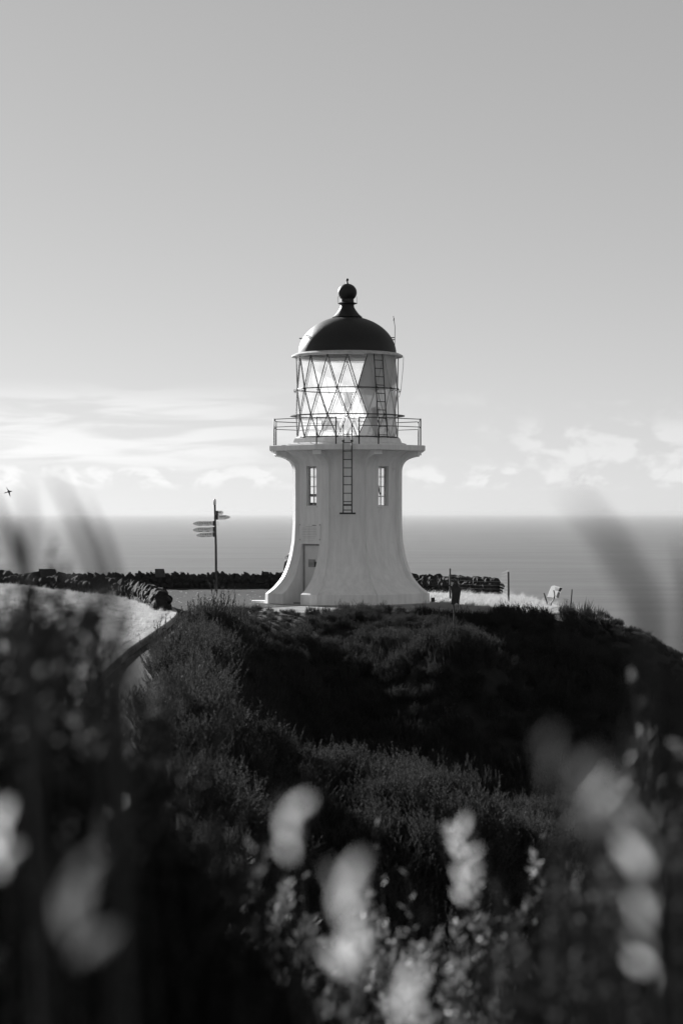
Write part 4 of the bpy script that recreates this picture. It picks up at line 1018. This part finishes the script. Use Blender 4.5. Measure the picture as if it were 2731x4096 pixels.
# ---- blurred blades and pale leaf sprays right in front of the lens (real, about a metre away)
def stalk(x0, y0, x1, y1, bx, d, w, label, mat='flax'):
    a = px(x0, y0, d); m = px(x1, y1, d*1.02); gx = px(bx, 4000, d).x; g = Vector((gx, d*1.05, float(height(gx, d*1.05))))
    V = []; F = []; pts = [g, g.lerp(m, .55)+Vector((0.01, 0, 0)), m, m.lerp(a, .5)+Vector(((a.x-m.x)*.08+0.004, 0, 0.006)), a]; ws = [w, w, w*.95, w*.8, w*.12]
    for p, ww in zip(pts, ws):
        q = p-g; V += [tuple(q+Vector((-ww, 0, 0))), tuple(q+Vector((0, ww*.45, 0))), tuple(q+Vector((ww, 0, 0))), tuple(q+Vector((0, -ww*.1, 0)))]
    for i in range(4):
        for k in range(4): F.append((i*4+k, i*4+(k+1) % 4, (i+1)*4+(k+1) % 4, (i+1)*4+k))
    o = link('grass_stalk', mesh_np('grass_stalk', V, F, M[mat], True), None, g); tag(o, label, 'grass stalk', 'blurred grass stalks close to the lens')
stalk(205, 1870, 400, 2350, 470, 1.9, 0.0052, 'long blurred blade curving left in front of the sea, the taller of two')
stalk(330, 1985, 485, 2400, 500, 1.9, 0.0055, 'long blurred blade curving left in front of the sea, the shorter of two')
stalk(95, 1930, 110, 2300, 140, 1.8, 0.0045, 'faint upright blurred blade near the left edge')
stalk(-45, 1960, 110, 2330, 260, 2.1, 0.009, 'broad dark blurred blade crossing the left edge of the frame')
stalk(2265, 1950, 2590, 2420, 2760, 1.15, 0.0062, 'faint wide blurred blade arching left over the sea on the right')
stalk(2725, 2150, 2760, 2600, 2800, 1.6, 0.006, 'dark blurred blade at the right edge of the frame')
def spray(x, y, d, label, leaf, lw, n, seed, bx=None, mat='pale_leaf', lean=0.0):
    """a few leaves at the end of a thin shoot rising from the ground"""
    r = np.random.default_rng(seed); tip = px(x, y, d); gx = tip.x+(0.05 if bx is None else bx); gy = d*1.1; g = float(height(gx, gy)); root = empty('leaf_spray', (gx, gy, g)); tag(root, label, 'leaf spray', 'blurred pale leaf sprays close to the lens')
    T = np.array([tip.x-gx, tip.y-gy, tip.z-g]); b = np.zeros(3); c = np.array([0.0, 0, T[2]*.6])
    LV, LF, SV, SF = plant_arrays(r, [(b, c, T)], leaf, lw, 1, .9, .003, (0.5, 0.9), True)
    link('shoot', mesh_np('shoot', SV, SF, M['twig'], True), root)
    n = int(n*2.2); leaf *= .66; lw *= .72
    for i in range(n):
        s = 1-0.0048*i/T[2]*1.2*(leaf/0.02)+0.002*r.random(); p = (1-s)**2*b+2*s*(1-s)*c+s*s*T; a = i*2.4+r.random(); e = r.uniform(.5, 1.35)
        dr = np.array([math.cos(a)*math.cos(e), math.sin(a)*math.cos(e), math.sin(e)]); wd = np.cross(dr, [math.cos(a+.8), math.sin(a+.8), .1]); wd /= np.linalg.norm(wd); nn = np.cross(dr, wd); L = leaf*r.uniform(.75, 1.1); w = lw*.5
        V = [p, p+dr*L*.3+wd*w*.8+nn*w*.2, p+dr*L*.65+wd*w*.85+nn*w*.25, p+dr*L, p+dr*L*.65-wd*w*.85+nn*w*.25, p+dr*L*.3-wd*w*.8+nn*w*.2]
        link('leaf', mesh_np('leaf', V, [(0, 1, 2, 3), (0, 3, 4, 5)], M[mat]), root)
spray(1150, 3260, 1.6, 'bright blurred leaf spray left of the middle below the lighthouse', .034, .010, 4, 1)
spray(1375, 3560, 1.45, 'large bright blurred leaf spray at the lower middle', .044, .012, 5, 2)
spray(1610, 3960, 1.4, 'bright blurred leaf spray at the bottom edge right of the middle', .034, .012, 4, 3)
spray(-20, 3320, 1.6, 'bright blurred leaf spray cut by the left edge', .036, .012, 4, 4)
spray(2190, 3050, 1.3, 'dim pair of blurred leaves forming a V on the right', .034, .014, 2, 5, mat='leaf')
spray(2350, 3140, 1.2, 'dim broad blurred leaf just right of the V-shaped pair', .040, .016, 3, 6, mat='leaf')
spray(2570, 3320, 1.4, 'brightest blurred leaf spray near the right edge', .050, .014, 5, 7)
spray(2590, 3780, 1.5, 'bright round blurred leaf spray low at the right edge', .032, .012, 4, 8)
spray(270, 3580, 1.2, 'dim blurred leaf spray low on the left', .050, .012, 3, 9, mat='leaf')
spray(1840, 3340, 2.4, 'bright blurred leaf spray in the lower right middle', .044, .010, 6, 11)
spray(485, 3230, 2.8, 'small bright blurred leaf alone on the left', .024, .010, 1, 13)
spray(165, 2700, 2.6, 'small round blurred leaf spot at the left below the lawn', .020, .012, 1, 14)

# ------------------------------------------------------------------ sea air
def build_haze():
    m = bpy.data.materials.new('sea_air'); m.use_nodes = True; t = NT(m.node_tree)
    out = t.n('ShaderNodeOutputMaterial'); v = t.n('ShaderNodeVolumePrincipled'); t.l(v.outputs[0], out.inputs['Volume'])
    v.inputs['Color'].default_value = (0.40, 0.40, 0.40, 1); v.inputs['Density'].default_value = HAZE; v.inputs['Anisotropy'].default_value = 0.35
    o = MB().box((0, 0, (-161.5+10.6)/2), (230000, 230000, 172.1)).build('haze', m); tag(o, 'thin pale sea haze', kind='stuff')
HAZE = 0.42/18000
build_haze()
